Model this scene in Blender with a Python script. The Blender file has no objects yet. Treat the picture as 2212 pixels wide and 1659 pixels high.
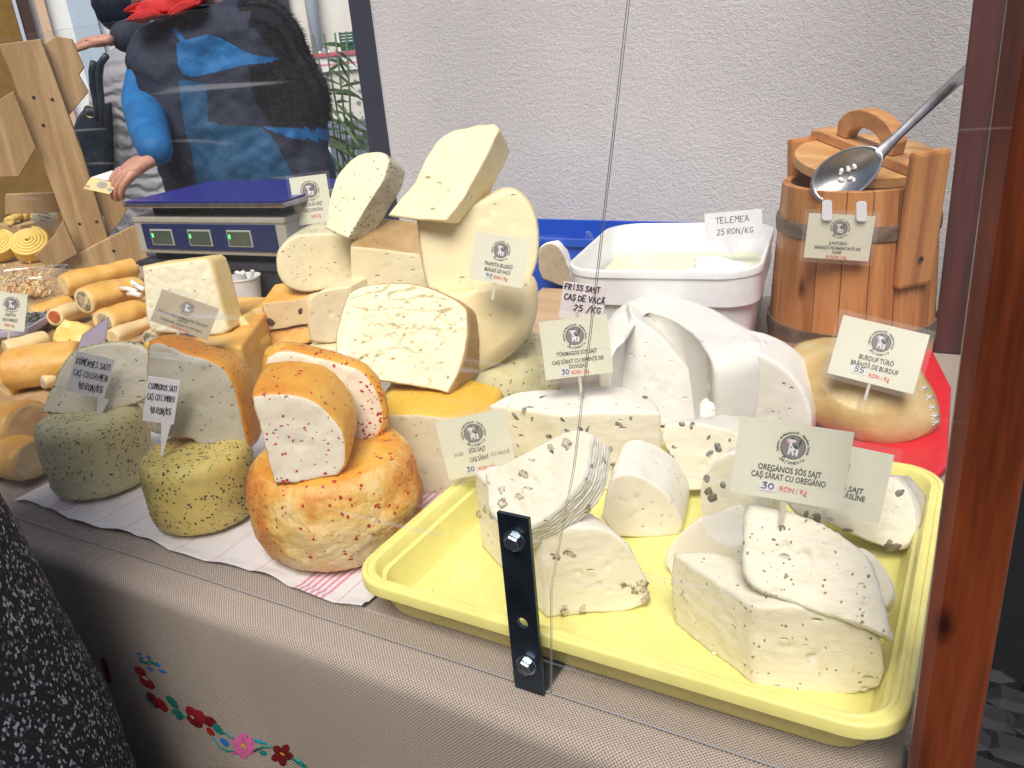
import bpy, bmesh, math, random
from mathutils import Vector as V, Matrix, noise
from mathutils.geometry import delaunay_2d_cdt
R_ = math.radians
random.seed(7)
scn = bpy.context.scene
C = scn.collection
# ------------------------------------------------------------------ camera
T = 0.82                                   # table top height
CAM = V((0, 0, T + 0.50))
FPX = 1786.55                              # focal length in pixels of a 2212 x 1659 picture
ROT = Matrix(((0.871, -0.116, 0.477), (0.484, 0.367, -0.794), (-0.083, 0.923, 0.376)))
_q = ROT.to_quaternion(); _q.normalize(); ROT = _q.to_matrix()
cd = bpy.data.cameras.new('camera'); cam = bpy.data.objects.new('camera', cd); C.objects.link(cam)
cam.matrix_world = Matrix.Translation(CAM) @ ROT.to_4x4()
cd.sensor_width = 36; cd.lens = FPX / 2212 * 36; cd.clip_start = 0.02; cd.clip_end = 400
scn.camera = cam
# ------------------------------------------------------------------ light
w = bpy.data.worlds.new('World'); scn.world = w; w.use_nodes = True
wn = w.node_tree
sky = wn.nodes.new('ShaderNodeTexSky'); sky.sky_type = 'NISHITA'; sky.sun_disc = False
SUN_EL, SUN_AZ = R_(56), R_(160)           # azimuth clockwise from +Y
sky.sun_elevation = SUN_EL; sky.sun_rotation = SUN_AZ
sky.air_density = 1.0; sky.dust_density = 3.0; sky.ozone_density = 1.0
bg = wn.nodes['Background']; bg.inputs[1].default_value = 0.07
wn.links.new(sky.outputs[0], bg.inputs[0])
sl = bpy.data.lights.new('sun', 'SUN'); sl.energy = 2.6; sl.angle = R_(32); sl.color = (1, .95, .86)
so = bpy.data.objects.new('sun', sl); C.objects.link(so)
sd = V((math.sin(SUN_AZ) * math.cos(SUN_EL), math.cos(SUN_AZ) * math.cos(SUN_EL), math.sin(SUN_EL)))
so.rotation_euler = (-sd).to_track_quat('-Z', 'Y').to_euler(); so.location = (0, 0, 6)
vs = scn.view_settings; vs.view_transform = 'Standard'; vs.look = 'None'; vs.exposure = 0.55; vs.gamma = 1
scn.cycles.max_bounces = 7; scn.cycles.transparent_max_bounces = 14

# ------------------------------------------------------------------ pixels to places
def ray(x, y): return ROT @ V(((x - 1106) / FPX, -(y - 829.5) / FPX, -1))
def PZ(x, y, z): r = ray(x, y); return CAM + r * ((T + z - CAM.z) / r.z)
def PY(x, y, Y): r = ray(x, y); return CAM + r * ((Y - CAM.y) / r.y)
def PD(x, y, d): return CAM + ray(x, y).normalized() * d
def sax(A, px, py, dx, dy, depth):
    """a push that goes depth metres away from the viewer and drifts by (dx, dy) pixels"""
    d = (A - CAM).length; return PD(px + dx, py + dy, d + depth) - PD(px, py, d)
def nrm(az, el):
    a, e = R_(az), R_(el); return V((math.sin(a) * math.cos(e), -math.cos(a) * math.cos(e), math.sin(e)))
def PP(x, y, a, n): r = ray(x, y); return CAM + r * ((a - CAM).dot(n) / r.dot(n))
ZM = {'d': (0, 0, 1), 'z1': (0, 0, .3333), 'z2': (414.7, 0, .3333), 'z3': (0, 384, .2778), 'z4': (276.5, 691.2, .3703), 'z5': (537.6, 230.4, .3934),
      'z6': (1075.2, 384, .3241), 'z7': (1597.4, 115.2, .3703), 'z8': (0, 960, .4213), 'b1': (768, 768, .3704),
      'b2': (1382.4, 806.4, .4397), 'b3': (1597.4, 652.8, .2778), 'r1': (0, 0, .1945), 'r2': (0, 322.6, .1945), 'r3': (0, 614.4, .2778), 'r4': (522.2, 599, .1481)}
def D(k, pts): ox, oy, s = ZM[k]; return [(ox + x * s, oy + y * s) for x, y in pts]

# ------------------------------------------------------------------ tagging
def tag(o, label=None, cat=None, group=None, kind=None):
    if label: o['label'] = label
    if cat: o['category'] = cat
    if group: o['group'] = group
    if kind: o['kind'] = kind
    return o
def empty(name, loc=(0, 0, 0)):
    o = bpy.data.objects.new(name, None); o.location = loc; o.empty_display_size = .02; C.objects.link(o); return o
def world(o):
    m = o.matrix_basis
    return (world(o.parent) @ o.matrix_parent_inverse @ m) if o.parent else m
def keep_parent(o, p):
    o.parent = p; o.matrix_parent_inverse = world(p).inverted(); return o
def link(me, name, parent=None, smooth=True, mats=()):
    me.name = name
    o = bpy.data.objects.new(name, me); C.objects.link(o)
    for m in mats: me.materials.append(m)
    if smooth:
        for p in me.polygons: p.use_smooth = True
    if parent: keep_parent(o, parent)
    return o
def from_bm(bm, name, mats, parent=None, smooth=False):
    me = bpy.data.meshes.new(name); bm.normal_update(); bm.to_mesh(me); bm.free()
    return link(me, name, parent, smooth, mats if isinstance(mats, (list, tuple)) else (mats,))

# ------------------------------------------------------------------ materials
MATS = {}
def newmat(name):
    m = bpy.data.materials.new(name); m.use_nodes = True; nt = m.node_tree
    return m, nt, nt.nodes['Principled BSDF']
def N(nt, t, **k):
    n = nt.nodes.new(t)
    for a, b in k.items():
        if a.startswith('i_'): n.inputs[a[2:].replace('_', ' ')].default_value = b
        else: setattr(n, a, b)
    return n
def ramp(nt, stops):
    r = nt.nodes.new('ShaderNodeValToRGB'); e = r.color_ramp.elements
    while len(e) < len(stops): e.new(.5)
    for q, (p, c) in zip(e, stops): q.position = p; q.color = (*c, 1) if len(c) == 3 else c
    return r
def mat(name, stops, scale=30, detail=4, rough=.55, bump=.2, bscale=200, bdist=.002, sss=0, metal=0, coord='Object', stretch=None, spec=.5, coat=0, b2=None, pit=None):
    """general surface: colour from a noise ramp, fine relief from another noise"""
    if name in MATS: return MATS[name]
    m, nt, p = newmat(name)
    tc = N(nt, 'ShaderNodeTexCoord'); src = tc.outputs[coord]
    if stretch:
        mp = N(nt, 'ShaderNodeMapping'); mp.inputs['Scale'].default_value = stretch; nt.links.new(src, mp.inputs[0]); src = mp.outputs[0]
    nz = N(nt, 'ShaderNodeTexNoise', i_Scale=scale, i_Detail=detail, i_Roughness=.6); nt.links.new(src, nz.inputs['Vector'])
    r = ramp(nt, stops); nt.links.new(nz.outputs[0], r.inputs[0]); nt.links.new(r.outputs[0], p.inputs['Base Color'])
    p.inputs['Roughness'].default_value = rough; p.inputs['Metallic'].default_value = metal
    p.inputs['Specular IOR Level'].default_value = spec; p.inputs['Coat Weight'].default_value = coat
    if sss:
        p.inputs['Subsurface Weight'].default_value = sss; p.inputs['Subsurface Radius'].default_value = (1, .75, .45); p.inputs['Subsurface Scale'].default_value = .006
    if bump:
        n2 = N(nt, 'ShaderNodeTexNoise', i_Scale=bscale, i_Detail=5, i_Roughness=.65); nt.links.new(src, n2.inputs['Vector'])
        b = N(nt, 'ShaderNodeBump', i_Strength=bump, i_Distance=bdist); nt.links.new(n2.outputs[0], b.inputs['Height'])
        last = b
        if b2:
            n3 = N(nt, 'ShaderNodeTexNoise', i_Scale=b2[0], i_Detail=2); nt.links.new(src, n3.inputs['Vector'])
            bb = N(nt, 'ShaderNodeBump', i_Strength=b2[1], i_Distance=b2[2]); nt.links.new(n3.outputs[0], bb.inputs['Height']); nt.links.new(b.outputs[0], bb.inputs['Normal']); last = bb
        if pit:
            vo = N(nt, 'ShaderNodeTexVoronoi', i_Scale=pit[0]); nt.links.new(src, vo.inputs['Vector'])
            sc_ = N(nt, 'ShaderNodeSeparateColor'); nt.links.new(vo.outputs['Color'], sc_.inputs[0])
            th = N(nt, 'ShaderNodeMath', operation='MULTIPLY'); th.inputs[1].default_value = .42; nt.links.new(sc_.outputs[0], th.inputs[0])
            df_ = N(nt, 'ShaderNodeMath', operation='SUBTRACT', use_clamp=True); nt.links.new(vo.outputs['Distance'], df_.inputs[1]); sb = N(nt, 'ShaderNodeMath', operation='SUBTRACT'); sb.inputs[1].default_value = .16; nt.links.new(th.outputs[0], sb.inputs[0]); nt.links.new(sb.outputs[0], df_.inputs[0])
            pb_ = N(nt, 'ShaderNodeBump', i_Strength=pit[1], i_Distance=pit[2], invert=True); nt.links.new(df_.outputs[0], pb_.inputs['Height']); nt.links.new(last.outputs[0], pb_.inputs['Normal']); last = pb_
        nt.links.new(last.outputs[0], p.inputs['Normal'])
    MATS[name] = m; return m
def flat(name, c, rough=.5, metal=0, **k):
    return mat(name, [(.3, tuple(x * .93 for x in c)), (.7, tuple(min(1, x * 1.05) for x in c))], rough=rough, metal=metal, **k)
def wood(name, c1, c2, scale=8, along='z', rough=.5, ring=35, coat=0, knots=True, object_random=True):
    if name in MATS: return MATS[name]
    m, nt, p = newmat(name)
    tc = N(nt, 'ShaderNodeTexCoord'); oi = N(nt, 'ShaderNodeObjectInfo')
    mp = N(nt, 'ShaderNodeMapping'); s = [1, 1, 1]; s['xyz'.index(along)] = .07; mp.inputs['Scale'].default_value = s
    ad = N(nt, 'ShaderNodeVectorMath', operation='ADD'); mul = N(nt, 'ShaderNodeVectorMath', operation='SCALE'); mul.inputs[3].default_value = 7.3
    nt.links.new(oi.outputs['Random'], mul.inputs[0]); nt.links.new(tc.outputs['Object'], ad.inputs[0]); nt.links.new(mul.outputs[0], ad.inputs[1])
    nt.links.new(ad.outputs[0], mp.inputs[0])
    big = N(nt, 'ShaderNodeTexNoise', i_Scale=scale, i_Detail=2); nt.links.new(mp.outputs[0], big.inputs['Vector'])
    wv = N(nt, 'ShaderNodeMath', operation='MULTIPLY'); wv.inputs[1].default_value = ring; nt.links.new(big.outputs[0], wv.inputs[0])
    sn = N(nt, 'ShaderNodeMath', operation='SINE'); nt.links.new(wv.outputs[0], sn.inputs[0])
    fine = N(nt, 'ShaderNodeTexNoise', i_Scale=scale * 22, i_Detail=4); nt.links.new(mp.outputs[0], fine.inputs['Vector'])
    mx = N(nt, 'ShaderNodeMath', operation='MULTIPLY_ADD'); mx.inputs[1].default_value = .28; nt.links.new(sn.outputs[0], mx.inputs[0]); nt.links.new(fine.outputs[0], mx.inputs[2])
    r = ramp(nt, [(.12, c1), (.5, tuple((a + b) / 2 for a, b in zip(c1, c2))), (.85, c2)]); nt.links.new(mx.outputs[0], r.inputs[0])
    col = r.outputs[0]
    if knots:
        vo = N(nt, 'ShaderNodeTexVoronoi', i_Scale=scale * 1.6); mk = N(nt, 'ShaderNodeMapping'); s2 = [1, 1, 1]; s2['xyz'.index(along)] = .4; mk.inputs['Scale'].default_value = s2
        nt.links.new(ad.outputs[0], mk.inputs[0]); nt.links.new(mk.outputs[0], vo.inputs['Vector'])
        kr = ramp(nt, [(.04, (1, 1, 1)), (.13, (0, 0, 0))]); nt.links.new(vo.outputs['Distance'], kr.inputs[0])
        mc = N(nt, 'ShaderNodeMixRGB'); mc.inputs[2].default_value = (*[x * .35 for x in c1], 1); nt.links.new(kr.outputs[0], mc.inputs[0]); nt.links.new(col, mc.inputs[1]); col = mc.outputs[0]
    nt.links.new(col, p.inputs['Base Color']); p.inputs['Roughness'].default_value = rough; p.inputs['Coat Weight'].default_value = coat
    b = N(nt, 'ShaderNodeBump', i_Strength=.25, i_Distance=.001); nt.links.new(mx.outputs[0], b.inputs['Height']); nt.links.new(b.outputs[0], p.inputs['Normal'])
    MATS[name] = m; return m
def clear(name, haze=.04, gloss=.04, hazecol=(.8, .82, .88), scratches=True, tint=(1, 1, 1)):
    """thin clear sheet: see-through with a mirror film, smudges and scratches"""
    if name in MATS: return MATS[name]
    m, nt, p = newmat(name); nt.nodes.remove(p)
    out = nt.nodes['Material Output']
    tr = N(nt, 'ShaderNodeBsdfTransparent'); tr.inputs[0].default_value = (*tint, 1)
    gl = N(nt, 'ShaderNodeBsdfGlossy', i_Roughness=.03); gl.inputs[0].default_value = (1, 1, 1, 1)
    df = N(nt, 'ShaderNodeBsdfDiffuse'); df.inputs[0].default_value = (*hazecol, 1)
    fr = N(nt, 'ShaderNodeFresnel', i_IOR=1.45); mr = N(nt, 'ShaderNodeMath', operation='MULTIPLY'); mr.inputs[1].default_value = gloss / .04; 
    ge = N(nt, 'ShaderNodeNewGeometry'); bf_ = N(nt, 'ShaderNodeMath', operation='SUBTRACT'); bf_.inputs[0].default_value = 1; nt.links.new(ge.outputs['Backfacing'], bf_.inputs[1])
    fm_ = N(nt, 'ShaderNodeMath', operation='MULTIPLY'); nt.links.new(fr.outputs[0], fm_.inputs[0]); nt.links.new(bf_.outputs[0], fm_.inputs[1]); nt.links.new(fm_.outputs[0], mr.inputs[0])
    m1 = N(nt, 'ShaderNodeMixShader'); nt.links.new(mr.outputs[0], m1.inputs[0]); nt.links.new(tr.outputs[0], m1.inputs[1]); nt.links.new(gl.outputs[0], m1.inputs[2])
    tc = N(nt, 'ShaderNodeTexCoord')
    nz = N(nt, 'ShaderNodeTexNoise', i_Scale=4, i_Detail=4); nt.links.new(tc.outputs['Object'], nz.inputs['Vector'])
    r = ramp(nt, [(.3, (haze * .3,) * 3), (.7, (haze * 1.6,) * 3)]); nt.links.new(nz.outputs[0], r.inputs[0]); fac = r.outputs[0]
    if scratches:
        for k, (sx, sz, ang, th) in enumerate(((3, 90, .5, .73), (4, 140, -.35, .74), (5, 80, 1.15, .74))):
            mp = N(nt, 'ShaderNodeMapping'); mp.inputs['Rotation'].default_value = (0, ang, 0); mp.inputs['Scale'].default_value = (sx, 1, sz); nt.links.new(tc.outputs['Object'], mp.inputs[0])
            n2 = N(nt, 'ShaderNodeTexNoise', i_Scale=1.0, i_Detail=1); nt.links.new(mp.outputs[0], n2.inputs['Vector'])
            r2 = ramp(nt, [(th, (0, 0, 0)), (th + .05, (.22,) * 3)]); nt.links.new(n2.outputs[0], r2.inputs[0])
            ad = N(nt, 'ShaderNodeMath', operation='ADD'); nt.links.new(fac, ad.inputs[0]); nt.links.new(r2.outputs[0], ad.inputs[1]); fac = ad.outputs[0]
    fb = N(nt, 'ShaderNodeMath', operation='MULTIPLY'); nt.links.new(fac, fb.inputs[0]); nt.links.new(bf_.outputs[0], fb.inputs[1]); fac = fb.outputs[0]
    m2 = N(nt, 'ShaderNodeMixShader'); nt.links.new(fac, m2.inputs[0]); nt.links.new(m1.outputs[0], m2.inputs[1]); nt.links.new(df.outputs[0], m2.inputs[2])
    nt.links.new(m2.outputs[0], out.inputs[0]); MATS[name] = m; return m

def cheese(name, c1, c2, scale=18, rough=.5, bump=.25, bscale=160, bdist=.0015, sss=.25, pit=(110, .9, .02), **k):
    return mat(name, [(.3, c1), (.7, c2)], scale=scale, rough=rough, bump=bump, bscale=bscale, bdist=bdist, sss=sss, pit=pit, **k)
white_cut = cheese('white_cheese_cut', (.76, .71, .56), (.85, .81, .68), bump=.6, bscale=150, stretch=(.45, .45, 1))
white_rind = cheese('white_cheese_rind', (.74, .71, .63), (.84, .82, .76), bump=.2, bscale=90)
fresh = cheese('fresh_cheese_white', (.76, .745, .70), (.84, .83, .79), bump=.3, rough=.38, pit=(80, .6, .02), stretch=(.5, .5, 1))
cream_cut = cheese('cream_cheese_cut', (.80, .70, .44), (.87, .78, .53), bump=.3, bscale=110, stretch=(.5, .5, 1))
cream_rind = cheese('cream_cheese_rind', (.74, .61, .34), (.86, .76, .50), scale=10, bump=.15, rough=.4)
holey_cut = cheese('holey_cheese_cut', (.74, .67, .44), (.83, .78, .58), scale=25, bump=.5, bscale=90)
tan_rind_shade = cheese('tan_rind_shade', (.36, .22, .08), (.54, .38, .18), scale=14)  # rind tan, darkened to carry the shade on the cream block's top
herb_rind = cheese('grey_herb_rind', (.46, .42, .28), (.72, .66, .46), scale=22, bump=.4)
pale_green = cheese('pale_green_rind', (.47, .44, .22), (.72, .66, .40), scale=16, bump=.45, bscale=80, bdist=.003)
yellow_green = mat('yellow_green_rind', [(.3, (.34, .31, .10)), (.48, (.58, .47, .14)), (.62, (.72, .56, .16)), (.8, (.70, .63, .36))], scale=9, bump=.45, bscale=90, bdist=.003, sss=.15)
orange_rind = mat('orange_rind', [(.3, (.56, .19, .012)), (.5, (.68, .29, .02)), (.75, (.76, .39, .045))], scale=10, bump=.35, bscale=160, bdist=.002, sss=.15, rough=.4)
chili_rind = mat('chili_rind', [(.36, (.54, .12, .012)), (.44, (.70, .28, .04)), (.52, (.79, .50, .14)), (.64, (.83, .66, .36))], scale=9, detail=4, bump=.8, bscale=60, bdist=.0045, sss=.15, rough=.42)
chili_top = mat('chili_top_rind', [(.32, (.66, .24, .015)), (.5, (.76, .38, .04)), (.7, (.82, .54, .14))], scale=12, bump=.4, bscale=120, bdist=.003, sss=.15, rough=.4)
pink_cut = cheese('pinkish_cheese_cut', (.76, .62, .46), (.84, .73, .58), bump=.35, bscale=110)
grey_cut = cheese('greyish_cheese_cut', (.44, .42, .33), (.55, .52, .42), bump=.35, bscale=110)
smoked = mat('smoked_cheese', [(.3, (.66, .30, .05)), (.5, (.78, .44, .10)), (.75, (.84, .58, .22))], scale=14, detail=6, bump=.45, bscale=70, bdist=.004, sss=.15, rough=.42)
smoked_pale = mat('smoked_pale', [(.3, (.78, .56, .25)), (.7, (.86, .70, .40))], scale=12, bump=.15, sss=.15, rough=.42)
yellow_cheese = cheese('yellow_cheese', (.78, .52, .10), (.86, .66, .22), scale=12, rough=.4)
filling = mat('grey_filling', [(.35, (.10, .08, .05)), (.5, (.45, .38, .25)), (.7, (.62, .55, .38))], scale=160, bump=.8, bscale=200, bdist=.003)
burduf_m = mat('bladder_skin', [(.3, (.46, .31, .12)), (.5, (.60, .43, .18)), (.7, (.70, .54, .28))], scale=12, detail=6, bump=.4, bscale=26, bdist=.006, rough=.4, sss=.1)
m_seed = flat('dark_seed', (.045, .035, .02), rough=.6)
m_herb = mat('dry_herb', [(.3, (.035, .04, .012)), (.7, (.11, .11, .035))], scale=80, rough=.8)
m_herb2 = mat('grey_herb', [(.3, (.16, .15, .08)), (.7, (.34, .30, .18))], scale=80, rough=.8)
m_chili = mat('chili_flake', [(.3, (.30, .015, .008)), (.7, (.62, .045, .015))], scale=90, rough=.4)
m_walnut = mat('walnut', [(.36, (.16, .12, .085)), (.46, (.44, .38, .28)), (.62, (.68, .62, .48))], scale=260, bump=.6, bscale=150, rough=.6)
m_pump = mat('pumpkin_seed', [(.35, (.06, .06, .06)), (.5, (.2, .2, .17)), (.65, (.5, .48, .4))], scale=130, rough=.5)
m_olive = mat('olive', [(.3, (.10, .08, .05)), (.7, (.30, .25, .18))], scale=90, rough=.35)
plaster = mat('plaster', [(.3, (.63, .61, .625)), (.5, (.70, .675, .685)), (.7, (.76, .735, .74))], scale=2.2, detail=6, bump=.7, bscale=300, bdist=.005, rough=.9, spec=.1, b2=(110, .45, .004), pit=(170, .4, .03))
tray_y = flat('yellow_plastic', (.86, .80, .28), rough=.33, bump=.03, sss=.2)
_n = tray_y.node_tree; _nz = N(_n, 'ShaderNodeTexNoise', i_Scale=14, i_Detail=6); _tc = N(_n, 'ShaderNodeTexCoord'); _n.links.new(_tc.outputs['Object'], _nz.inputs['Vector']); _r = ramp(_n, [(.42, (.12,) * 3), (.58, (.5,) * 3)]); _n.links.new(_nz.outputs[0], _r.inputs[0]); _n.links.new(_r.outputs[0], _n.nodes['Principled BSDF'].inputs['Roughness'])
white_pl = flat('white_plastic', (.80, .81, .83), rough=.3, bump=.02, sss=.2)
steel = mat('brushed_steel', [(.3, (.36, .36, .38)), (.7, (.55, .55, .57))], scale=40, rough=.36, metal=1, bump=.05, stretch=(1, 1, .05))
zinc = mat('dark_zinc_plate', [(.3, (.03, .045, .065)), (.7, (.07, .095, .13))], scale=30, rough=.36, metal=.85, bump=.06)
bolt_m = flat('bolt_steel', (.42, .48, .54), rough=.22, metal=1)
paper = mat('card_paper', [(.3, (.74, .74, .58)), (.7, (.82, .81, .68))], scale=9, rough=.45, bump=0)
paper_w = flat('white_card', (.80, .81, .86), rough=.5, bump=0)
ink = flat('black_ink', (.025, .024, .024), rough=.6, bump=0)
ink_b = flat('blue_black_marker', (.022, .02, .045), rough=.5, bump=0)
red_ink = flat('red_ink', (.72, .05, .05), rough=.6, bump=0)
grey_ink = flat('grey_emblem', (.22, .20, .21), rough=.6, bump=0)
pink_ink = flat('pink_emblem', (.8, .42, .5), rough=.6, bump=0)
lam = clear('laminate', haze=.10, gloss=.05, scratches=False, hazecol=(.8, .8, .78))
plexi = clear('plexiglass', haze=.024, gloss=.036)
clearbox = clear('clear_box', haze=.06, gloss=.12, scratches=False)
plexi_edge = flat('plexi_cut_edge', (.34, .36, .41), rough=.25, bump=0)
pine = wood('pine', (.33, .125, .036), (.55, .25, .085), rough=.45, scale=9)
pine_side = wood('pine_plank', (.44, .19, .065), (.62, .33, .13), along='x', rough=.5, scale=9)
hoop_m = wood('hoop_wood', (.10, .065, .045), (.20, .14, .10), along='x', knots=False, rough=.6, scale=16)
rack_wood = wood('rack_spruce', (.38, .235, .105), (.55, .375, .195), along='z', rough=.6, knots=False)
post_wood = wood('red_stained_post', (.065, .012, .004), (.20, .042, .011), rough=.4, scale=11, coat=.25)
dark_stain = wood('dark_stained_wood', (.045, .014, .014), (.10, .028, .026), rough=.5, knots=False)
black_m = flat('black_paint', (.02, .02, .024), rough=.6)
red_pl = flat('red_plastic', (.66, .015, .03), rough=.35, bump=.03)
blue_pl = flat('blue_plastic', (.015, .09, .55), rough=.4, bump=.05)
green_pl = flat('green_plastic', (.02, .12, .10), rough=.45)
skin_m = mat('skin', [(.3, (.42, .20, .14)), (.7, (.58, .31, .23))], scale=25, sss=.2, rough=.5, bump=.1)

# ------------------------------------------------------------------ shape builders
def chaikin(p, n):
    for _ in range(n):
        q = []
        for i in range(len(p)):
            a, b = p[i], p[(i + 1) % len(p)]
            q += [a * .75 + b * .25, a * .25 + b * .75]
        p = q
    return p
def resample(p, n):
    L = sum((p[(i + 1) % len(p)] - p[i]).length for i in range(len(p)))
    q = []
    for i in range(len(p)):
        a, b = p[i], p[(i + 1) % len(p)]
        k = max(1, round((b - a).length / L * n))
        q += [a.lerp(b, j / k) for j in range(k)]
    return q
def fbm(v, f): return noise.noise(v * f) + .5 * noise.noise(v * f * 2.1 + V((3, 1, 7))) + .25 * noise.noise(v * f * 4.3)
def loft(name, ring, axis, cut, rind, back=None, res=96, caps=7, edge=.004, edge_b=None, bulge=0, taper=1, ribs=0, rings=10, amp=.0008, freq=60, crumb=.0, sm=0, parent=None, pits=0, pitr=(.0015, .003), cracks=0, seed=0, cap_dome=0, grid=None, rcrack=0):
    """solid from a closed outline pushed along axis: front face, rounded edge, rind, back face"""
    rnd = random.Random(seed or (sum(map(ord, name)) * 31 + int(abs(ring[0].x) * 7919 + abs(ring[0].y) * 104729)) % 9973)
    if sm: ring = chaikin(ring, sm)
    ring = resample(ring, res); n = len(ring)
    c = sum(ring, V()) / n
    size = sum((p - c).length for p in ring) / n
    nf = V()
    for i in range(n): nf += (ring[i] - c).cross(ring[(i + 1) % n] - c)
    nf.normalize()
    if nf.dot(axis) > 0: ring = ring[::-1]; nf = -nf          # front normal points away from axis
    L = axis.length; e = edge / size; eb = (edge if edge_b is None else edge_b) / size
    prof = []
    for k in range(1, caps + 1): prof.append((0, (1 - e) * k / caps, 0))
    for k in range(1, 4): a = k / 3 * math.pi / 2; prof.append((edge / L * (1 - math.cos(a)), 1 - e * (1 - math.sin(a)), 0 if k < 2 else 1))
    t0, t1 = edge / L, 1 - (eb * size) / L
    for k in range(1, rings + 1):
        u = k / rings; t = t0 + (t1 - t0) * u
        s = 1 + bulge * math.sin(math.pi * u) + (taper - 1) * u
        if ribs: s += .00055 / size * math.sin(u * L / ribs * 2 * math.pi)
        prof.append((t, s, 1))
    for k in range(1, 4): a = k / 3 * math.pi / 2; prof.append((t1 + (1 - t1) * math.sin(a), taper - eb * (1 - math.cos(a)), 1))
    for k in range(caps - 1, 0, -1): prof.append((1, (taper - eb) * k / caps, 2))
    k_in = caps - 1                                             # index of the outermost ring of the front face
    prof = prof[k_in:]
    vs_, fs, fm = [], [], []
    for t, s, _ in prof:
        for p in ring: vs_.append(c + (p - c) * s + axis * t)
    e1 = (ring[0] - c).normalized(); e1 = (e1 - nf * e1.dot(nf)).normalized(); e2 = nf.cross(e1)
    r2 = [V(((p - c).dot(e1), (p - c).dot(e2))) for p in vs_[:n]]
    sp = grid or max(size / (caps * 1.6), .003)
    x0, x1 = min(p.x for p in r2), max(p.x for p in r2); y0, y1 = min(p.y for p in r2), max(p.y for p in r2); ins = []
    j = 0; y = y0 + sp * .6
    while y < y1:
        xs = []                                                  # crossings of this scan line with the outline
        for i in range(n):
            p, q = r2[i], r2[(i + 1) % n]
            if (p.y > y) != (q.y > y): xs.append(p.x + (y - p.y) / (q.y - p.y) * (q.x - p.x))
        xs.sort()
        for xa, xb in zip(xs[::2], xs[1::2]):
            x = xa + sp * (.75 + .3 * (j % 2))
            while x < xb - sp * .6: ins.append(V((x + rnd.uniform(-.12, .12) * sp, y + rnd.uniform(-.12, .12) * sp))); x += sp
        y += sp * .87; j += 1
    if len(ins) > 2:
        R = delaunay_2d_cdt(r2 + ins, [(i, (i + 1) % n) for i in range(n)], [list(range(n))], 1, 1e-7)
        mp = {}
        for k, og in enumerate(R[3]):
            o0 = min(og) if og else -1
            if 0 <= o0 < n: mp[k] = o0
            else: mp[k] = len(vs_); q = R[0][k]; vs_.append(c + (vs_[0] - c) * 0 + e1 * q.x + e2 * q.y)
        cap_ids = set(mp.values())
        for f in R[2]:
            if len(set(mp[i] for i in f)) == 3: fs.append(tuple(mp[i] for i in f)); fm.append(0)
    else:
        fs.append(tuple(range(n))); fm.append(0); cap_ids = set(range(n))
    for k in range(len(prof) - 1):
        a, b = k * n, (k + 1) * n
        for i in range(n):
            j = (i + 1) % n; fs.append((a + i, b + i, b + j, a + j)); fm.append(prof[k + 1][2])
    a = (len(prof) - 1) * n; z = len(vs_); vs_.append(c + axis)
    for i in range(n): fs.append((z, a + (i + 1) % n, a + i)); fm.append(2)
    off = V((rnd.uniform(-50, 50), rnd.uniform(-50, 50), rnd.uniform(-50, 50)))
    me = bpy.data.meshes.new(name); me.from_pydata(vs_, [], fs)
    bmx = bmesh.new(); bmx.from_mesh(me); bmesh.ops.recalc_face_normals(bmx, faces=bmx.faces); bmx.to_mesh(me); bmx.free(); me.update()
    hol = []
    for _ in range(pits):
        hol.append((ring[rnd.randrange(n)].lerp(c, rnd.random() ** .6), rnd.uniform(*pitr), rnd.uniform(.6, 1.6)))
    nn = [v.normal.copy() for v in me.vertices]
    for i, v in enumerate(me.vertices):
        d = amp * fbm(v.co + off, freq)
        if crumb: d += crumb * noise.noise(v.co * 420 + off) * (1 if (i < 5 * n or i not in cap_ids) else .3)
        if i in cap_ids:
            for h, r, ed in hol:
                q = v.co - h; dd = math.sqrt(q.x * q.x + q.y * q.y + (q.z * ed) ** 2)
                if dd < r: d -= r * 1.1 * (1 - (dd / r) ** 2)
            if cracks:
                cr = abs(noise.noise(V((v.co.x * 16, v.co.y * 16, v.co.z * 70)) + off)); msk = noise.noise(v.co * 16 + off * 2)
                if cr < .032 and msk > .16: d -= cracks * (1 - cr / .032) * min(1, (msk - .16) * 9)
                d += .0009 * noise.noise(v.co * 130 + off) * (1 if msk > 0.05 else .25)
        if rcrack:
            cr = abs(noise.noise(v.co * 34 + off)); ms = noise.noise(v.co * 13 - off)
            if cr < .045 and ms > -.12: d -= rcrack * (1 - cr / .045) * min(1, (ms + .12) * 5)
        if cap_dome and i in cap_ids: d += cap_dome * (1 - ((v.co - c).length / size) ** 2)
        v.co += nn[i] * d
    o = link(me, name, parent, True, (cut, rind, back or cut))
    for p, k in zip(me.polygons, fm): p.material_index = k
    me.update()
    return o
def curve2(pts, lim=48, k=4):
    """smooth closed outline through the points; sharp turns stay corners"""
    P = [V(p) for p in pts]; n = len(P); tan = []
    for i in range(n):
        a, b = P[i] - P[i - 1], P[(i + 1) % n] - P[i]; ang = math.degrees(a.angle(b)) if a.length > 1e-9 and b.length > 1e-9 else 0
        if ang > lim: tan.append(None)
        else: d = (P[(i + 1) % n] - P[i - 1]).normalized(); tan.append(d)
    out = []
    for i in range(n):
        p, q = P[i], P[(i + 1) % n]; L = (q - p).length; t0 = tan[i] * L if tan[i] is not None else (q - p); t1 = tan[(i + 1) % n] * L if tan[(i + 1) % n] is not None else (q - p)
        for j in range(k):
            u = j / k; out.append(p * (2 * u ** 3 - 3 * u * u + 1) + t0 * (u ** 3 - 2 * u * u + u) + q * (-2 * u ** 3 + 3 * u * u) + t1 * (u ** 3 - u * u))
    return [(v.x, v.y) for v in out]
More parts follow.
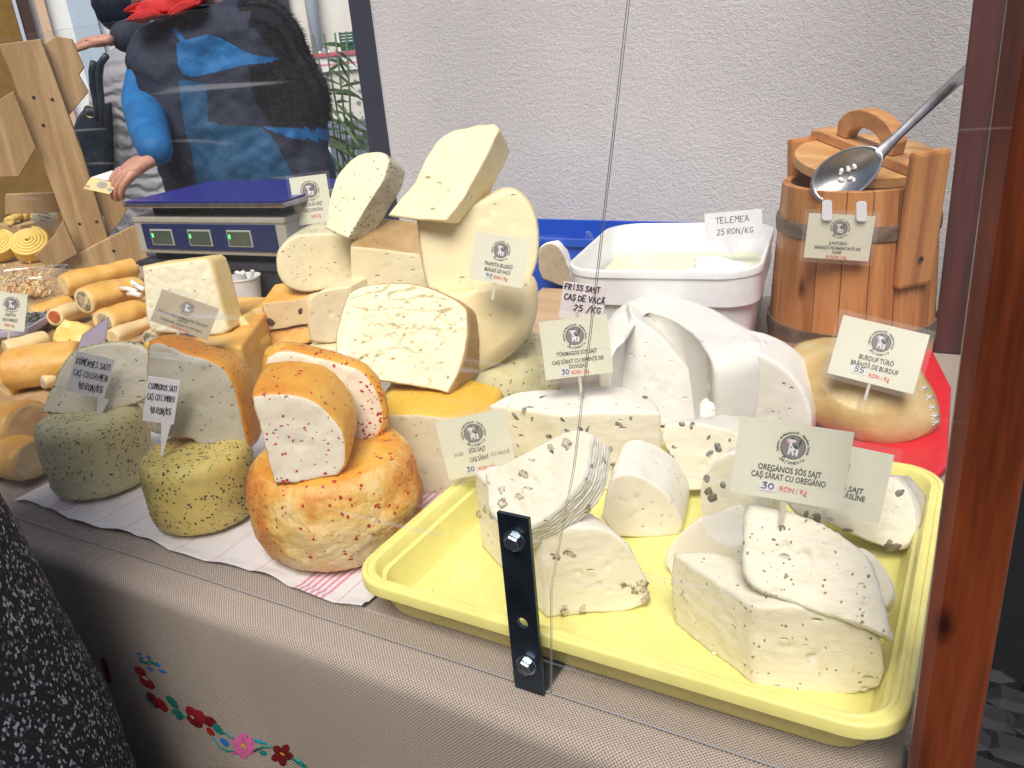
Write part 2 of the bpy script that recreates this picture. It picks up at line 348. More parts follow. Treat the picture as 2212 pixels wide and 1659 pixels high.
def traced(name, key, pts, anchor, n, axis, cut, rind, **k):
    return loft(name, [PP(x, y, anchor, n) for x, y in curve2(D(key, pts))], axis, cut, rind, **k)
def disc(cx, cy, z, r, a0=0, a1=360, steps=72):
    full = a1 - a0 >= 360
    p = [V((cx + r * math.cos(R_(a0 + (a1 - a0) * i / steps)), cy + r * math.sin(R_(a0 + (a1 - a0) * i / steps)), z)) for i in range(steps if full else steps + 1)]
    if not full: p.append(V((cx, cy, z)))
    return p
def scatter(obj, n, m, size, name='herb_flecks', slots=None, asp=2.2, lift=.0003, thick=.0003, seed=1, w=None, where=None):
    """many small flakes set into the skin of obj, one mesh, too small to pick apart"""
    rnd = random.Random(seed); me = obj.data; tri = []
    for p in me.polygons:
        if slots is None or p.material_index in slots:
            c = p.center
            if p.normal.dot(CAM - c) > -.02 and (where is None or where(c)): tri.append((p.area, p))
    if not tri: return None
    cum, s = [], 0
    for a, p in tri: s += a; cum.append(s)
    import bisect
    vs_, fs = [], []
    for _ in range(n):
        p = tri[min(len(tri) - 1, bisect.bisect(cum, rnd.random() * s))][1]
        q = [me.vertices[i].co for i in p.vertices]; a, b = rnd.random(), rnd.random()
        if len(q) == 4: co = q[0].lerp(q[1], a).lerp(q[3].lerp(q[2], a), b)
        else:
            if a + b > 1: a, b = 1 - a, 1 - b
            co = q[0] + (q[1] - q[0]) * a + (q[2] - q[0]) * b
        nn = p.normal; u = nn.orthogonal().normalized(); u.rotate(Matrix.Rotation(rnd.uniform(0, 6.28), 3, nn)); v = nn.cross(u)
        if noise.noise(co * 34) + rnd.uniform(-.4, .4) < -.2: continue
        L = size[0] + (size[1] - size[0]) * rnd.random() ** 1.7; W = L / (asp * rnd.uniform(.7, 1.3)); k0 = len(vs_); K = 6
        for i in range(K):
            t = 6.283 * i / K; rr = rnd.uniform(.7, 1.1); vs_.append(co + u * (L * rr * math.cos(t)) + v * (W * rr * math.sin(t)) + nn * (lift - .0003))
        vs_.append(co + nn * (lift + thick))
        for i in range(K): fs.append((k0 + i, k0 + (i + 1) % K, k0 + K))
    me2 = bpy.data.meshes.new(name); me2.from_pydata(vs_, [], fs)
    o = link(me2, name, None, True, (m,)); o.parent = obj; o['kind'] = 'stuff'
    return o
def nut(name, parent, co, nn, r, m, flatn=.6, rough=.4, seed=0, elong=1.3):
    bm = bmesh.new(); bmesh.ops.create_icosphere(bm, subdivisions=2, radius=r)
    rnd = random.Random(seed); off = V((rnd.random() * 40,) * 3)
    rot = nn.to_track_quat('Z', 'Y').to_matrix() @ Matrix.Rotation(rnd.uniform(0, 6), 3, 'Z')
    for v in bm.verts:
        v.co *= 1 + rough * noise.noise(v.co * (1.6 / r) + off)
        v.co = co + rot @ V((v.co.x * elong, v.co.y, v.co.z * flatn))
    o = from_bm(bm, name, m, None, True); o.parent = parent
    return o
def spot(obj, px, py):
    """where the ray through a pixel meets the object's mesh"""
    d = ray(px, py).normalized(); ok, co, nn, i = obj.ray_cast(CAM, d)
    return (co, nn) if ok else (None, None)
def embed(obj, name, key, pts, r, m, **k):
    for i, (x, y) in enumerate(D(key, pts)):
        co, nn = spot(obj, x, y)
        if co: nut(name, obj, co - nn * r * k.get('flatn', .6) * .62, nn, r * random.uniform(.75, 1.25), m, seed=i + len(name) * 7 + int(x), **k)
def bx(bm, cx, cy, cz, sx, sy, sz, rot=None, bev=0):
    r = bmesh.ops.create_cube(bm, size=1)
    vs_ = r['verts']
    for v in vs_:
        v.co = V((v.co.x * sx, v.co.y * sy, v.co.z * sz))
        if rot: v.co.rotate(rot)
        v.co += V((cx, cy, cz))
    if bev:
        es = list({e for v in vs_ for e in v.link_edges}); bmesh.ops.bevel(bm, geom=es, offset=bev, segments=2, affect='EDGES', profile=.6)
def box(name, c, s, m, parent=None, rot=None, bev=.002, smooth=False):
    bm = bmesh.new(); bx(bm, 0, 0, 0, *s, None, bev)
    o = from_bm(bm, name, m, None, smooth); o.location = c
    if rot is not None: o.rotation_euler = rot
    if parent: keep_parent(o, parent)
    return o
def tube(name, pts, rad, m, parent=None, seg=10, closed=False):
    rads = rad if isinstance(rad, (list, tuple)) else [rad] * len(pts)
    bm = bmesh.new(); rings = []; prev = None
    for i, p in enumerate(pts):
        d = (pts[(i + 1) % len(pts)] if (closed or i < len(pts) - 1) else p) - (pts[i - 1] if (closed or i > 0) else p)
        d.normalize(); a = d.orthogonal() if prev is None else (prev - d * prev.dot(d)); a.normalize(); prev = a; b = d.cross(a)
        rings.append([bm.verts.new(p + (a * math.cos(6.2832 * k / seg) + b * math.sin(6.2832 * k / seg)) * rads[i]) for k in range(seg)])
    for i in range(len(rings) - (0 if closed else 1)):
        A, B = rings[i], rings[(i + 1) % len(rings)]
        for k in range(seg): bm.faces.new((A[k], A[(k + 1) % seg], B[(k + 1) % seg], B[k]))
    if not closed: bm.faces.new(rings[0][::-1]); bm.faces.new(rings[-1])
    return from_bm(bm, name, m, parent, True)
def lathe(name, prof, m, c=(0, 0, 0), parent=None, seg=48, a0=0, a1=360, smooth=True):
    bm = bmesh.new(); full = a1 - a0 >= 360; K = seg if full else seg + 1; rows = []
    for r, z in prof: rows.append([bm.verts.new((r * math.cos(R_(a0 + (a1 - a0) * k / seg)), r * math.sin(R_(a0 + (a1 - a0) * k / seg)), z)) for k in range(K)])
    for A, B in zip(rows, rows[1:]):
        for k in range(seg): j = (k + 1) % K; bm.faces.new((A[k], A[j], B[j], B[k]))
    bmesh.ops.remove_doubles(bm, verts=bm.verts, dist=1e-6)
    bmesh.ops.recalc_face_normals(bm, faces=bm.faces)
    o = from_bm(bm, name, m, None, smooth); o.location = c
    if smooth: crisp(o)
    if parent: keep_parent(o, parent)
    return o
def plank(name, key, pts, a, n, th, m, parent=None, bev=.0015, hole=None):
    """flat board of given outline on a plane, thickness th going back from it"""
    bm = bmesh.new(); vs_ = [bm.verts.new(PP(x, y, a, n)) for x, y in D(key, pts)]; f = bm.faces.new(vs_); f.normal_update()
    if f.normal.dot(n) < 0: f.normal_flip()
    r = bmesh.ops.extrude_face_region(bm, geom=[f])
    for v in r['geom']:
        if isinstance(v, bmesh.types.BMVert): v.co -= n * th
    bmesh.ops.recalc_face_normals(bm, faces=bm.faces)
    if bev: bmesh.ops.bevel(bm, geom=list(bm.edges), offset=bev, segments=1, affect='EDGES')
    return from_bm(bm, name, m, parent)
def crisp(o, a=38):
    o.data.set_sharp_from_angle(angle=R_(a)); return o
def skin_body(name, joints, edges, m, parent=None, sub=2, root=0):
    """one continuous surface grown round a skeleton: joints {key: (pos, rx, ry)}"""
    keys = list(joints); idx = {k: i for i, k in enumerate(keys)}
    me = bpy.data.meshes.new(name); me.from_pydata([joints[k][0] for k in keys], [(idx[a], idx[b]) for a, b in edges], [])
    o = bpy.data.objects.new(name, me); C.objects.link(o)
    o.modifiers.new('s', 'SKIN'); me.skin_vertices.new() if not me.skin_vertices else None
    for k, sv in zip(keys, me.skin_vertices[0].data):
        r = joints[k][1:]; sv.radius = (r[0], r[1] if len(r) > 1 else r[0]); sv.use_root = idx[k] == root
    s = o.modifiers.new('d', 'SUBSURF'); s.levels = s.render_levels = sub
    dg = bpy.context.evaluated_depsgraph_get(); nm = bpy.data.meshes.new_from_object(o.evaluated_get(dg))
    bpy.data.objects.remove(o); bpy.data.meshes.remove(me)
    return link(nm, name, parent, True, (m,))

# ------------------------------------------------------------------ lettering
_fc = {}
def text_mesh(s, bold=0.0, shear=0.0):
    k = (s, bold, shear)
    if k not in _fc:
        cu = bpy.data.curves.new('t', 'FONT'); cu.body = s; cu.align_x = 'CENTER'; cu.size = 1; cu.resolution_u = 2; cu.offset = bold; cu.shear = shear
        o = bpy.data.objects.new('t', cu); C.objects.link(o)
        dg = bpy.context.evaluated_depsgraph_get(); me = bpy.data.meshes.new_from_object(o.evaluated_get(dg))
        bpy.data.objects.remove(o); bpy.data.curves.remove(cu)
        _fc[k] = ([v.co.copy() for v in me.vertices], [tuple(p.vertices) for p in me.polygons]); bpy.data.meshes.remove(me)
    return _fc[k]
class Flat:
    """collects flat print in card coordinates: x right, y up, metres"""
    def __init__(s): s.v, s.f, s.m = [], [], []
    def poly(s, pts, mi, z=0):
        k = len(s.v); s.v += [V((x, y, z)) for x, y in pts]; s.f.append(tuple(range(k, k + len(pts)))); s.m.append(mi)
    def text(s, t, x, y, h, mi, wmax=None, bold=.012, shear=0, rot=0, z=0, sx=1):
        vs_, fs = text_mesh(t, bold, shear); k = len(s.v); sc = h / .72
        w_ = max([v.x for v in vs_] or [1]) - min([v.x for v in vs_] or [0]); fx = sc * sx
        if wmax: fx = wmax / max(w_, .01)
        cr, sr = math.cos(rot), math.sin(rot)
        for v in vs_: a, b = v.x * fx, v.y * sc; s.v.append(V((x + a * cr - b * sr, y + a * sr + b * cr, z)))
        for f in fs: s.f.append(tuple(k + i for i in f)); s.m.append(mi)
    def strokes(s, t, x, y, h, wmax, mi, th=None, z=0, seed=3):
        rnd = random.Random(seed + len(t)); th = th or h * .048; adv = 1.25; total = sum((.6 if c == ' ' else adv) for c in t) - .25; sx = wmax / total; px = x - wmax / 2
        for c in t:
            if c == ' ': px += .6 * sx; continue
            jy, js, jr = rnd.uniform(-.05, .05) * h, rnd.uniform(.92, 1.06), rnd.uniform(-.08, .08)
            for line in GLYPH.get(c, []):
                P = [V((px + (a + b * (.06 + jr)) * sx, y + jy + b * h * js / 1.4)) for a, b in line]
                for a, b in zip(P, P[1:]):
                    d = (b - a); L = d.length
                    if L < 1e-7: continue
                    d /= L; q = V((-d.y, d.x)) * th; e = d * th * .6
                    s.poly([(a - e - q)[:], (b + e - q)[:], (b + e + q)[:], (a - e + q)[:]], mi, z + rnd.random() * .00002)
            px += adv * sx
    def build(s, name, mats, M4, parent):
        me = bpy.data.meshes.new(name); me.from_pydata([M4 @ v for v in s.v], [], s.f)
        o = link(me, name, parent, False, mats)
        for p, k in zip(me.polygons, s.m): p.material_index = k
        return o
def arc(cx, cy, r, a0, a1, n=8): return [(cx + r * math.cos(R_(a0 + (a1 - a0) * i / n)), cy + r * math.sin(R_(a0 + (a1 - a0) * i / n))) for i in range(n + 1)]
GLYPH = {'A': [[(0, 0), (.5, 1.4), (1, 0)], [(.2, .5), (.85, .5)]], 'B': [[(0, 0), (0, 1.4), (.7, 1.3), (.75, .9), (0, .75), (.85, .6), (.85, .15), (0, 0)]],
 'C': [[(.95, 1.25), (.5, 1.4), (.1, 1.0), (.1, .4), (.5, 0), (.95, .2)]], 'D': [[(0, 0), (0, 1.4), (.6, 1.25), (.95, .8), (.8, .25), (0, 0)]], 'E': [[(.9, 1.4), (0, 1.4), (0, 0), (.9, 0)], [(0, .7), (.7, .7)]],
 'F': [[(.95, 1.4), (.1, 1.4), (.1, 0)], [(-.15, .65), (.7, .7)]], 'G': [[(.95, 1.2), (.5, 1.4), (.1, 1.0), (.1, .4), (.5, 0), (.9, .2), (.9, .6), (.5, .6)]], 'H': [[(0, 0), (0, 1.4)], [(.9, 0), (.9, 1.4)], [(0, .7), (.9, .75)]],
 'I': [[(.5, 0), (.5, 1.1)], [(.5, 1.35), (.55, 1.45)]], 'J': [[(.1, 1.4), (.9, 1.4)], [(.6, 1.4), (.6, .2), (.3, 0), (0, .2)]], 'K': [[(0, 0), (0, 1.4)], [(.9, 1.4), (.05, .65), (.95, 0)]], 'L': [[(0, 1.4), (0, 0), (.85, 0)]],
 'M': [[(0, 0), (.1, 1.4), (.5, .6), (.9, 1.4), (1, 0)]], 'N': [[(0, 0), (.05, 1.4), (.9, 0), (.95, 1.4)]], 'O': [[(.5, 1.4), (.05, 1.0), (.05, .35), (.5, 0), (.95, .35), (.95, 1.0), (.5, 1.4)]],
 'R': [[(0, 0), (0, 1.4), (.75, 1.3), (.75, .85), (0, .7), (.9, 0)]], 'S': [[(.9, 1.25), (.4, 1.4), (.1, 1.1), (.3, .8), (.8, .6), (.85, .2), (.4, 0), (.05, .15)]], 'T': [[(0, 1.4), (1, 1.4)], [(.5, 1.4), (.5, 0)]],
 'U': [[(.05, 1.4), (.05, .3), (.45, 0), (.9, .3), (.9, 1.4)]], 'V': [[(0, 1.4), (.45, 0), (.95, 1.4)]], 'Y': [[(0, 1.4), (.1, .8), (.8, .8)], [(.85, 1.4), (.8, .1), (.4, -.2)]], '/': [[(.1, -.3), (.9, 1.6)]],
 '0': [[(.5, 1.3), (.1, .9), (.1, .3), (.5, 0), (.9, .35), (.85, 1.0), (.5, 1.3)]], '2': [[(.1, 1.1), (.5, 1.4), (.9, 1.1), (.7, .6), (.1, .05), (.95, .05)]], '3': [[(.1, 1.35), (.8, 1.35), (.4, .8), (.85, .6), (.8, .15), (.4, 0), (.05, .2)]],
 '4': [[(.2, 1.4), (.1, .6), (.9, .65)], [(.75, 1.2), (.75, 0)]], '5': [[(.9, 1.4), (.25, 1.4), (.15, .8), (.7, .8), (.9, .4), (.6, 0), (.1, .1)]]}
GLYPH['Ö'] = GLYPH['O'] + [[(.25, 1.65), (.3, 1.75)], [(.7, 1.65), (.75, 1.75)]]; GLYPH['É'] = GLYPH['E'] + [[(.4, 1.6), (.6, 1.8)]]; GLYPH['Ș'] = GLYPH['S'] + [[(.45, -.15), (.4, -.4)]]
GLYPH['Ă'] = GLYPH['A'] + [[(.2, 1.65), (.9, 1.7)]]; GLYPH['Ó'] = GLYPH['O'] + [[(.45, 1.6), (.65, 1.8)]]
def emblem(F, cx, cy, r):
    """round badge with a small cow, ring lettering above and the maker's script below (materials: 0 ink, 2 grey, 3 white, 4 pink)"""
    F.poly(arc(cx, cy, r, 0, 345, 23), 0); F.poly(arc(cx, cy, r * .94, 0, 345, 23), 2, .00003)
    P = lambda pts, m, z: F.poly([(cx + a * r, cy + b * r) for a, b in pts], m, z)
    P([(-.35, -.65), (-.22, -.65), (-.18, -.4), (-.05, -.4), (.0, -.68), (.12, -.68), (.16, -.45), (.25, -.45), (.3, -.72), (.42, -.7), (.47, -.2), (.4, .05), (.1, .08), (-.1, .12), (-.12, .35), (.02, .42), (.25, .46), (.1, .6), (-.25, .66), (-.5, .6), (-.52, .4), (-.3, .32), (-.32, -.1)], 3, .00006)
    P([(-.56, .55), (-.5, .32), (-.3, .28), (-.25, .5)], 4, .00009); P([(-.32, .64), (-.1, .82), (.08, .66)], 0, .00009)
    P([(-.05, .1), (.1, .2), (.3, .1), (.42, .02), (.4, -.15), (.15, -.1)], 0, .00009); P([(.1, -.25), (.22, -.2), (.24, -.42), (.12, -.42)], 0, .00009)
    P([(-.2, .1), (-.1, -.05), (-.22, -.12)], 0, .00009); P([(.42, .1), (.5, .1), (.62, .6), (.52, .72), (.42, .5)], 0, .00009); P([(.15, -.52), (.3, -.5), (.28, -.66), (.16, -.62)], 4, .0001)
    s = 'Cașcaval de Manufactură - Kézműves Sajtok'
    for i, ch in enumerate(s):
        if ch == ' ': continue
        a = 200 - 220 * i / (len(s) - 1)
        F.text(ch, cx + 1.13 * r * math.cos(R_(a)), cy + 1.13 * r * math.sin(R_(a)), r * .2, 0, rot=R_(a - 90), bold=.02)
    for i, ch in enumerate('Sajtmánia'):
        a = 232 + 82 * i / 8; F.text(ch, cx + 1.42 * r * math.cos(R_(a)), cy + 1.42 * r * math.sin(R_(a)), r * (.42 if i == 0 else .3), 0, rot=R_(a + 90), bold=.015, shear=.25)
PRINT = (ink, red_ink, grey_ink, paper_w, pink_ink)
def frame3(tl, tr, bl, anchor, n):
    A, B, Cc = (PP(*p, anchor, n) for p in (tl, tr, bl))
    x = (B - A); w_ = x.length; x.normalize(); z = n.copy(); y = z.cross(x).normalized(); h = abs((A - Cc).dot(y))
    M4 = Matrix((x, y, z)).transposed().to_4x4(); M4.translation = A + x * w_ / 2 - y * h
    return M4, w_, h                       # origin at bottom centre
def sheet(name, pts, th, M4, m, parent, z=0):
    bm = bmesh.new(); v = [bm.verts.new(M4 @ V((a, b, z))) for a, b in pts]; f = bm.faces.new(v)
    r = bmesh.ops.extrude_face_region(bm, geom=[f]); nn = M4.to_3x3() @ V((0, 0, 1))
    for q in r['geom']:
        if isinstance(q, bmesh.types.BMVert): q.co -= nn * th
    bmesh.ops.recalc_face_normals(bm, faces=bm.faces)
    return from_bm(bm, name, m, parent)
def rrect(w_, h, r, y0=0, k=4):
    p = []
    for cx, cy, a in ((w_ / 2 - r, y0 + r, -90), (w_ / 2 - r, y0 + h - r, 0), (-w_ / 2 + r, y0 + h - r, 90), (-w_ / 2 + r, y0 + r, 180)): p += arc(cx, cy, r, a, a + 90, k)
    return p
def price_card(label, tl, tr, bl, anchor, n, lines, price, sticker=None, hand=None, stick=.024, lamw=.006, big=None, side=0, pm=None):
    M4, w_, h = frame3(tl, tr, bl, anchor, n)
    t = empty('price_card', M4.translation); tag(t, label, 'price card', None)
    sheet('paper', [(-w_ / 2, 0), (w_ / 2, 0), (w_ / 2, h), (-w_ / 2, h)], .0003, M4, pm or paper, t)
    F = Flat(); r = h * .155; emblem(F, 0, h * .70, r)
    for s, y, hh, ww in lines: F.text(s, side * w_, h * y, h * hh, 0, wmax=w_ * ww, bold=.018)
    if price: F.text(price[0], w_ * price[1], h * price[2], h * .07, 1, wmax=w_ * price[3], bold=.015)
    if sticker:
        sx, sy = sticker[1] * w_, sticker[2] * h; sw = .16 * w_; sh = .13 * h
        F.poly([(sx - sw / 2, sy), (sx + sw / 2, sy), (sx + sw * .55, sy + sh * .8), (sx + sw * .3, sy + sh), (sx - sw / 2, sy + sh)], 3, .0002)
        F.strokes(sticker[0], sx, sy + sh * .22, sh * .62, sw * .72, 0, th=sh * .06, z=.0004)
    for s, x, y, hh, ww in hand or []: F.strokes(s, x * w_, y * h, hh * h, ww * w_, 0)
    M5 = M4 @ Matrix.Translation((0, 0, .00045)); F.build('lettering', PRINT, M5, t)
    if lamw:
        sheet('laminate_sleeve', rrect(w_ + 2 * lamw, h + 2 * lamw, .003, -lamw), .0002, M4 @ Matrix.Translation((0, 0, .0012)), lam, t)
    if stick:
        box('stick', M4 @ V((0, -stick * .35, -.0016)), (.0035, .0016, stick), flat('clear_stick', (.62, .58, .48), rough=.3, bump=0), t, rot=M4.to_euler() if False else (M4.to_3x3() @ Matrix.Rotation(R_(90), 3, 'X')).to_euler(), bev=.0004)
    return t
def spike_sign(label, tl, tr, bl, tip, anchor, n, lines, m=paper_w):
    M4, w_, h = frame3(tl, tr, bl, anchor, n)
    t = empty('price_sign', M4.translation); tag(t, label, 'price sign')
    tp = M4.inverted() @ PP(*tip, anchor, n); k = .13 * w_
    sheet('board', [(-w_ / 2, 0), (tp.x - k * 1.2, 0), (tp.x - .001, tp.y), (tp.x + .001, tp.y), (tp.x + k * 1.2, 0), (w_ / 2, 0), (w_ / 2, h), (-w_ / 2, h)], .0016, M4, m, t)
    F = Flat()
    for s, x, y, hh, ww in lines: F.strokes(s, x * w_, y * h, hh * h, ww * w_, 0)
    F.build('handwriting', (ink_b,), M4 @ Matrix.Translation((0, 0, .0004)), t)
    return t

# ================================================================== SETTING
cob_shade = mat('shaded_cobble', [(.3, (.008, .009, .014)), (.7, (.022, .024, .032))], scale=14, bump=.5, bscale=60, bdist=.004, rough=.6)  # near-black colour carries the shade beside and under the stall
def cobble_ground():
    m, nt, p = newmat('cobbled_ground'); tc = N(nt, 'ShaderNodeTexCoord')
    vo = N(nt, 'ShaderNodeTexVoronoi', i_Scale=9, feature='DISTANCE_TO_EDGE'); nt.links.new(tc.outputs['Object'], vo.inputs['Vector'])
    v2 = N(nt, 'ShaderNodeTexVoronoi', i_Scale=9); nt.links.new(tc.outputs['Object'], v2.inputs['Vector'])
    r = ramp(nt, [(.02, (.03, .03, .03)), (.08, (.20, .20, .215))]); nt.links.new(vo.outputs[0], r.inputs[0])
    mx = N(nt, 'ShaderNodeMixRGB', blend_type='MULTIPLY'); mx.inputs[0].default_value = .35; nt.links.new(r.outputs[0], mx.inputs[1]); nt.links.new(v2.outputs['Color'], mx.inputs[2])
    nt.links.new(mx.outputs[0], p.inputs['Base Color']); p.inputs['Roughness'].default_value = .75
    b = N(nt, 'ShaderNodeBump', i_Strength=.8, i_Distance=.02); nt.links.new(vo.outputs[0], b.inputs['Height']); nt.links.new(b.outputs[0], p.inputs['Normal'])
    return m
bm = bmesh.new(); bmesh.ops.create_grid(bm, x_segments=2, y_segments=2, size=120)
ground = from_bm(bm, 'ground', cobble_ground()); tag(ground, kind='structure')
def stone_mesh(seed):
    bm = bmesh.new(); bmesh.ops.create_cube(bm, size=1); bmesh.ops.bevel(bm, geom=list(bm.edges), offset=.22, segments=1, affect='EDGES')
    rnd = random.Random(seed)
    for v in bm.verts: v.co += V((rnd.uniform(-.05, .05), rnd.uniform(-.05, .05), rnd.uniform(-.04, .04)))
    me = bpy.data.meshes.new('cobblestone'); bm.to_mesh(me); bm.free(); me.materials.append(cob_shade)
    for p in me.polygons: p.use_smooth = False
    return me
stones = [stone_mesh(i) for i in range(5)]
for j in range(16):
    for i in range(6):
        o = bpy.data.objects.new('cobblestone', random.choice(stones)); C.objects.link(o); o.parent = ground
        o.location = (.06 + i * .105 + (j % 2) * .05 + random.uniform(-.008, .008), .55 + j * .072 + random.uniform(-.006, .006), .022 + random.uniform(-.004, .004))
        o.scale = (.097, .066, .07); o.rotation_euler.z = random.uniform(-.06, .06)
WALL_Y, WALL_X = 1.75, -1.356
wall = box('plaster_wall', (WALL_X + 2.4, WALL_Y + .12, 2.2), (4.8, .24, 4.4), plaster, bev=.012)
tag(wall, 'rough pale grey plaster wall behind the cheese stall', 'wall')
bat = box('corner_batten', (WALL_X - .034, WALL_Y + .03, 1.55), (.066, .05, 3.1), flat('dark_navy_board', (.03, .035, .06), rough=.6), bev=.003)
tag(bat, 'dark navy vertical board fixed at the end of the plaster wall', 'board')

# front post and back post of the stall
PX0, PX1, PYF = -.004, .034, .474
post = box('wooden_post', ((PX0 + PX1) / 2, PYF + .03, 1.2), (PX1 - PX0, .06, 2.4), post_wood, bev=.0025); tag(post, 'glossy red-brown stained wooden post at the stall corner beside the clear screen', 'post')
bp = box('wooden_post', (-.013, 1.40, T + .85), (.075, .05, 1.698), dark_stain, bev=.003); tag(bp, 'dark maroon stained wooden post standing beside the pine barrel', 'post')
dark_sheet = box('shade_panel', (.42, 1.62, .52), (.80, .012, 1.04), flat('black_shade_panel', (.012, .012, .016), rough=.6), bev=.003); tag(dark_sheet, 'black panel added to stand for the shade behind the stained posts', 'shade_panel')  # black panel added where there is only deep shade

# table under its cloth
tb = empty('trestle_table', (-1.5, 1.0, 0)); tag(tb, 'long wooden trestle table hidden under the linen cloth', 'table')
box('table_top', (-1.62, 1.05, T - .018), (3.18, 1.12, .026), rack_wood, tb)
for x in (-3.1, -.15):
    for y in (.6, 1.5): box('leg', (x, y, (T - .03) / 2), (.05, .05, T - .03), rack_wood, tb)
def cloth_mat():
    m, nt, p = newmat('linen_cloth'); uv = N(nt, 'ShaderNodeUVMap'); sp = N(nt, 'ShaderNodeSeparateXYZ'); nt.links.new(uv.outputs[0], sp.inputs[0])
    def wave(src, per):
        a = N(nt, 'ShaderNodeMath', operation='MULTIPLY'); a.inputs[1].default_value = 6.2832 / per; nt.links.new(src, a.inputs[0])
        s = N(nt, 'ShaderNodeMath', operation='SINE'); nt.links.new(a.outputs[0], s.inputs[0]); return s.outputs[0]
    mm = N(nt, 'ShaderNodeMath', operation='MULTIPLY'); nt.links.new(wave(sp.outputs[0], .0034), mm.inputs[0]); nt.links.new(wave(sp.outputs[1], .0034), mm.inputs[1])
    nz = N(nt, 'ShaderNodeTexNoise', i_Scale=900, i_Detail=2); nt.links.new(uv.outputs[0], nz.inputs['Vector'])
    ad = N(nt, 'ShaderNodeMath', operation='MULTIPLY_ADD'); ad.inputs[1].default_value = .35; nt.links.new(mm.outputs[0], ad.inputs[0]); nt.links.new(nz.outputs[0], ad.inputs[2])
    r = ramp(nt, [(.2, (.17, .138, .115)), (.5, (.36, .302, .262)), (.85, (.55, .475, .425))]); nt.links.new(ad.outputs[0], r.inputs[0]); nt.links.new(r.outputs[0], p.inputs['Base Color'])
    p.inputs['Roughness'].default_value = .75; p.inputs['Specular IOR Level'].default_value = .25
    b = N(nt, 'ShaderNodeBump', i_Strength=.6, i_Distance=.0012); nt.links.new(ad.outputs[0], b.inputs['Height']); nt.links.new(b.outputs[0], p.inputs['Normal'])
    return m
def drape():
    X0, X1, Y0, Y1 = -3.22, -.009, .438, 1.62; r = .03
    out = []
    n = 460
    out.append((X0, Y0, 0, -1))
    for i in range(1, n): out.append((X0 + (X1 - r - X0) * (i / n) ** .75, Y0, 0, -1))
    for i in range(13): a = R_(-90 + 90 * i / 12); out.append((X1 - r + r * math.cos(a), Y0 + r + r * math.sin(a), math.cos(a) * .35, math.sin(a)))
    for i in range(1, 30): out.append((X1, Y0 + r + (Y1 - Y0 - r) * i / 29, .35, 0))
    prof = [(-.03, .0), (-.015, .0), (-.004, -.0004)]
    for i in range(1, 7): a = R_(90 * i / 6); prof.append((-.004 + .016 * math.sin(a), -.016 * (1 - math.cos(a))))
    prof += [(.0125 + .0006 * i, -.016 - i * .013) for i in range(1, 50)]
    vs_, fs, uvs = [], [], []; Lc = 0; prev = None
    for (x, y, nx, ny) in out:
        if prev: Lc += math.hypot(x - prev[0], y - prev[1])
        prev = (x, y); pl = 0; q = None
        for o_, z in prof:
            if q: pl += math.hypot(o_ - q[0], z - q[1])
            q = (o_, z); dd = min(1, max(0, -z - .03) / .4)
            wv = dd * (.020 * noise.noise(V((Lc * 5, z * 1.4, 1))) + .010 * noise.noise(V((Lc * 13 + z * 5, z * 5, 5))) + .004 * noise.noise(V((Lc * 30 - z * 14, z * 12, 8)))) + (.0012 * noise.noise(V((Lc * 9, z * 9, 2))))
            vs_.append((x + nx * (o_ + wv), y + ny * (o_ + wv), T + z)); uvs.append((Lc, pl))
    P = len(prof)
    for i in range(len(out) - 1):
        for k in range(P - 1): fs.append((i * P + k, (i + 1) * P + k, (i + 1) * P + k + 1, i * P + k + 1))
    # flat top
    k0 = len(vs_); nx_, ny_ = 40, 14
    xa, xb, ya, yb = X0, X1 - .0095, Y0 + .029, Y1
    for j in range(ny_ + 1):
        for i in range(nx_ + 1): x, y = xa + (xb - xa) * i / nx_, ya + (yb - ya) * j / ny_; vs_.append((x, y, T - .0002)); uvs.append((x - X0, .03 - (y - ya)))
    for j in range(ny_):
        for i in range(nx_): a = k0 + j * (nx_ + 1) + i; fs.append((a, a + 1, a + nx_ + 2, a + nx_ + 1))
    me = bpy.data.meshes.new('tablecloth'); me.from_pydata(vs_, [], fs); ul = me.uv_layers.new()
    for l in me.loops: ul.data[l.index].uv = uvs[l.vertex_index]
    bm = bmesh.new(); bm.from_mesh(me); bmesh.ops.recalc_face_normals(bm, faces=bm.faces); bm.to_mesh(me); bm.free()
    return link(me, 'tablecloth', None, True, (cloth_mat(),))
cloth = drape(); tag(cloth, 'beige woven linen tablecloth hanging over the stall front with floral embroidery', 'tablecloth')

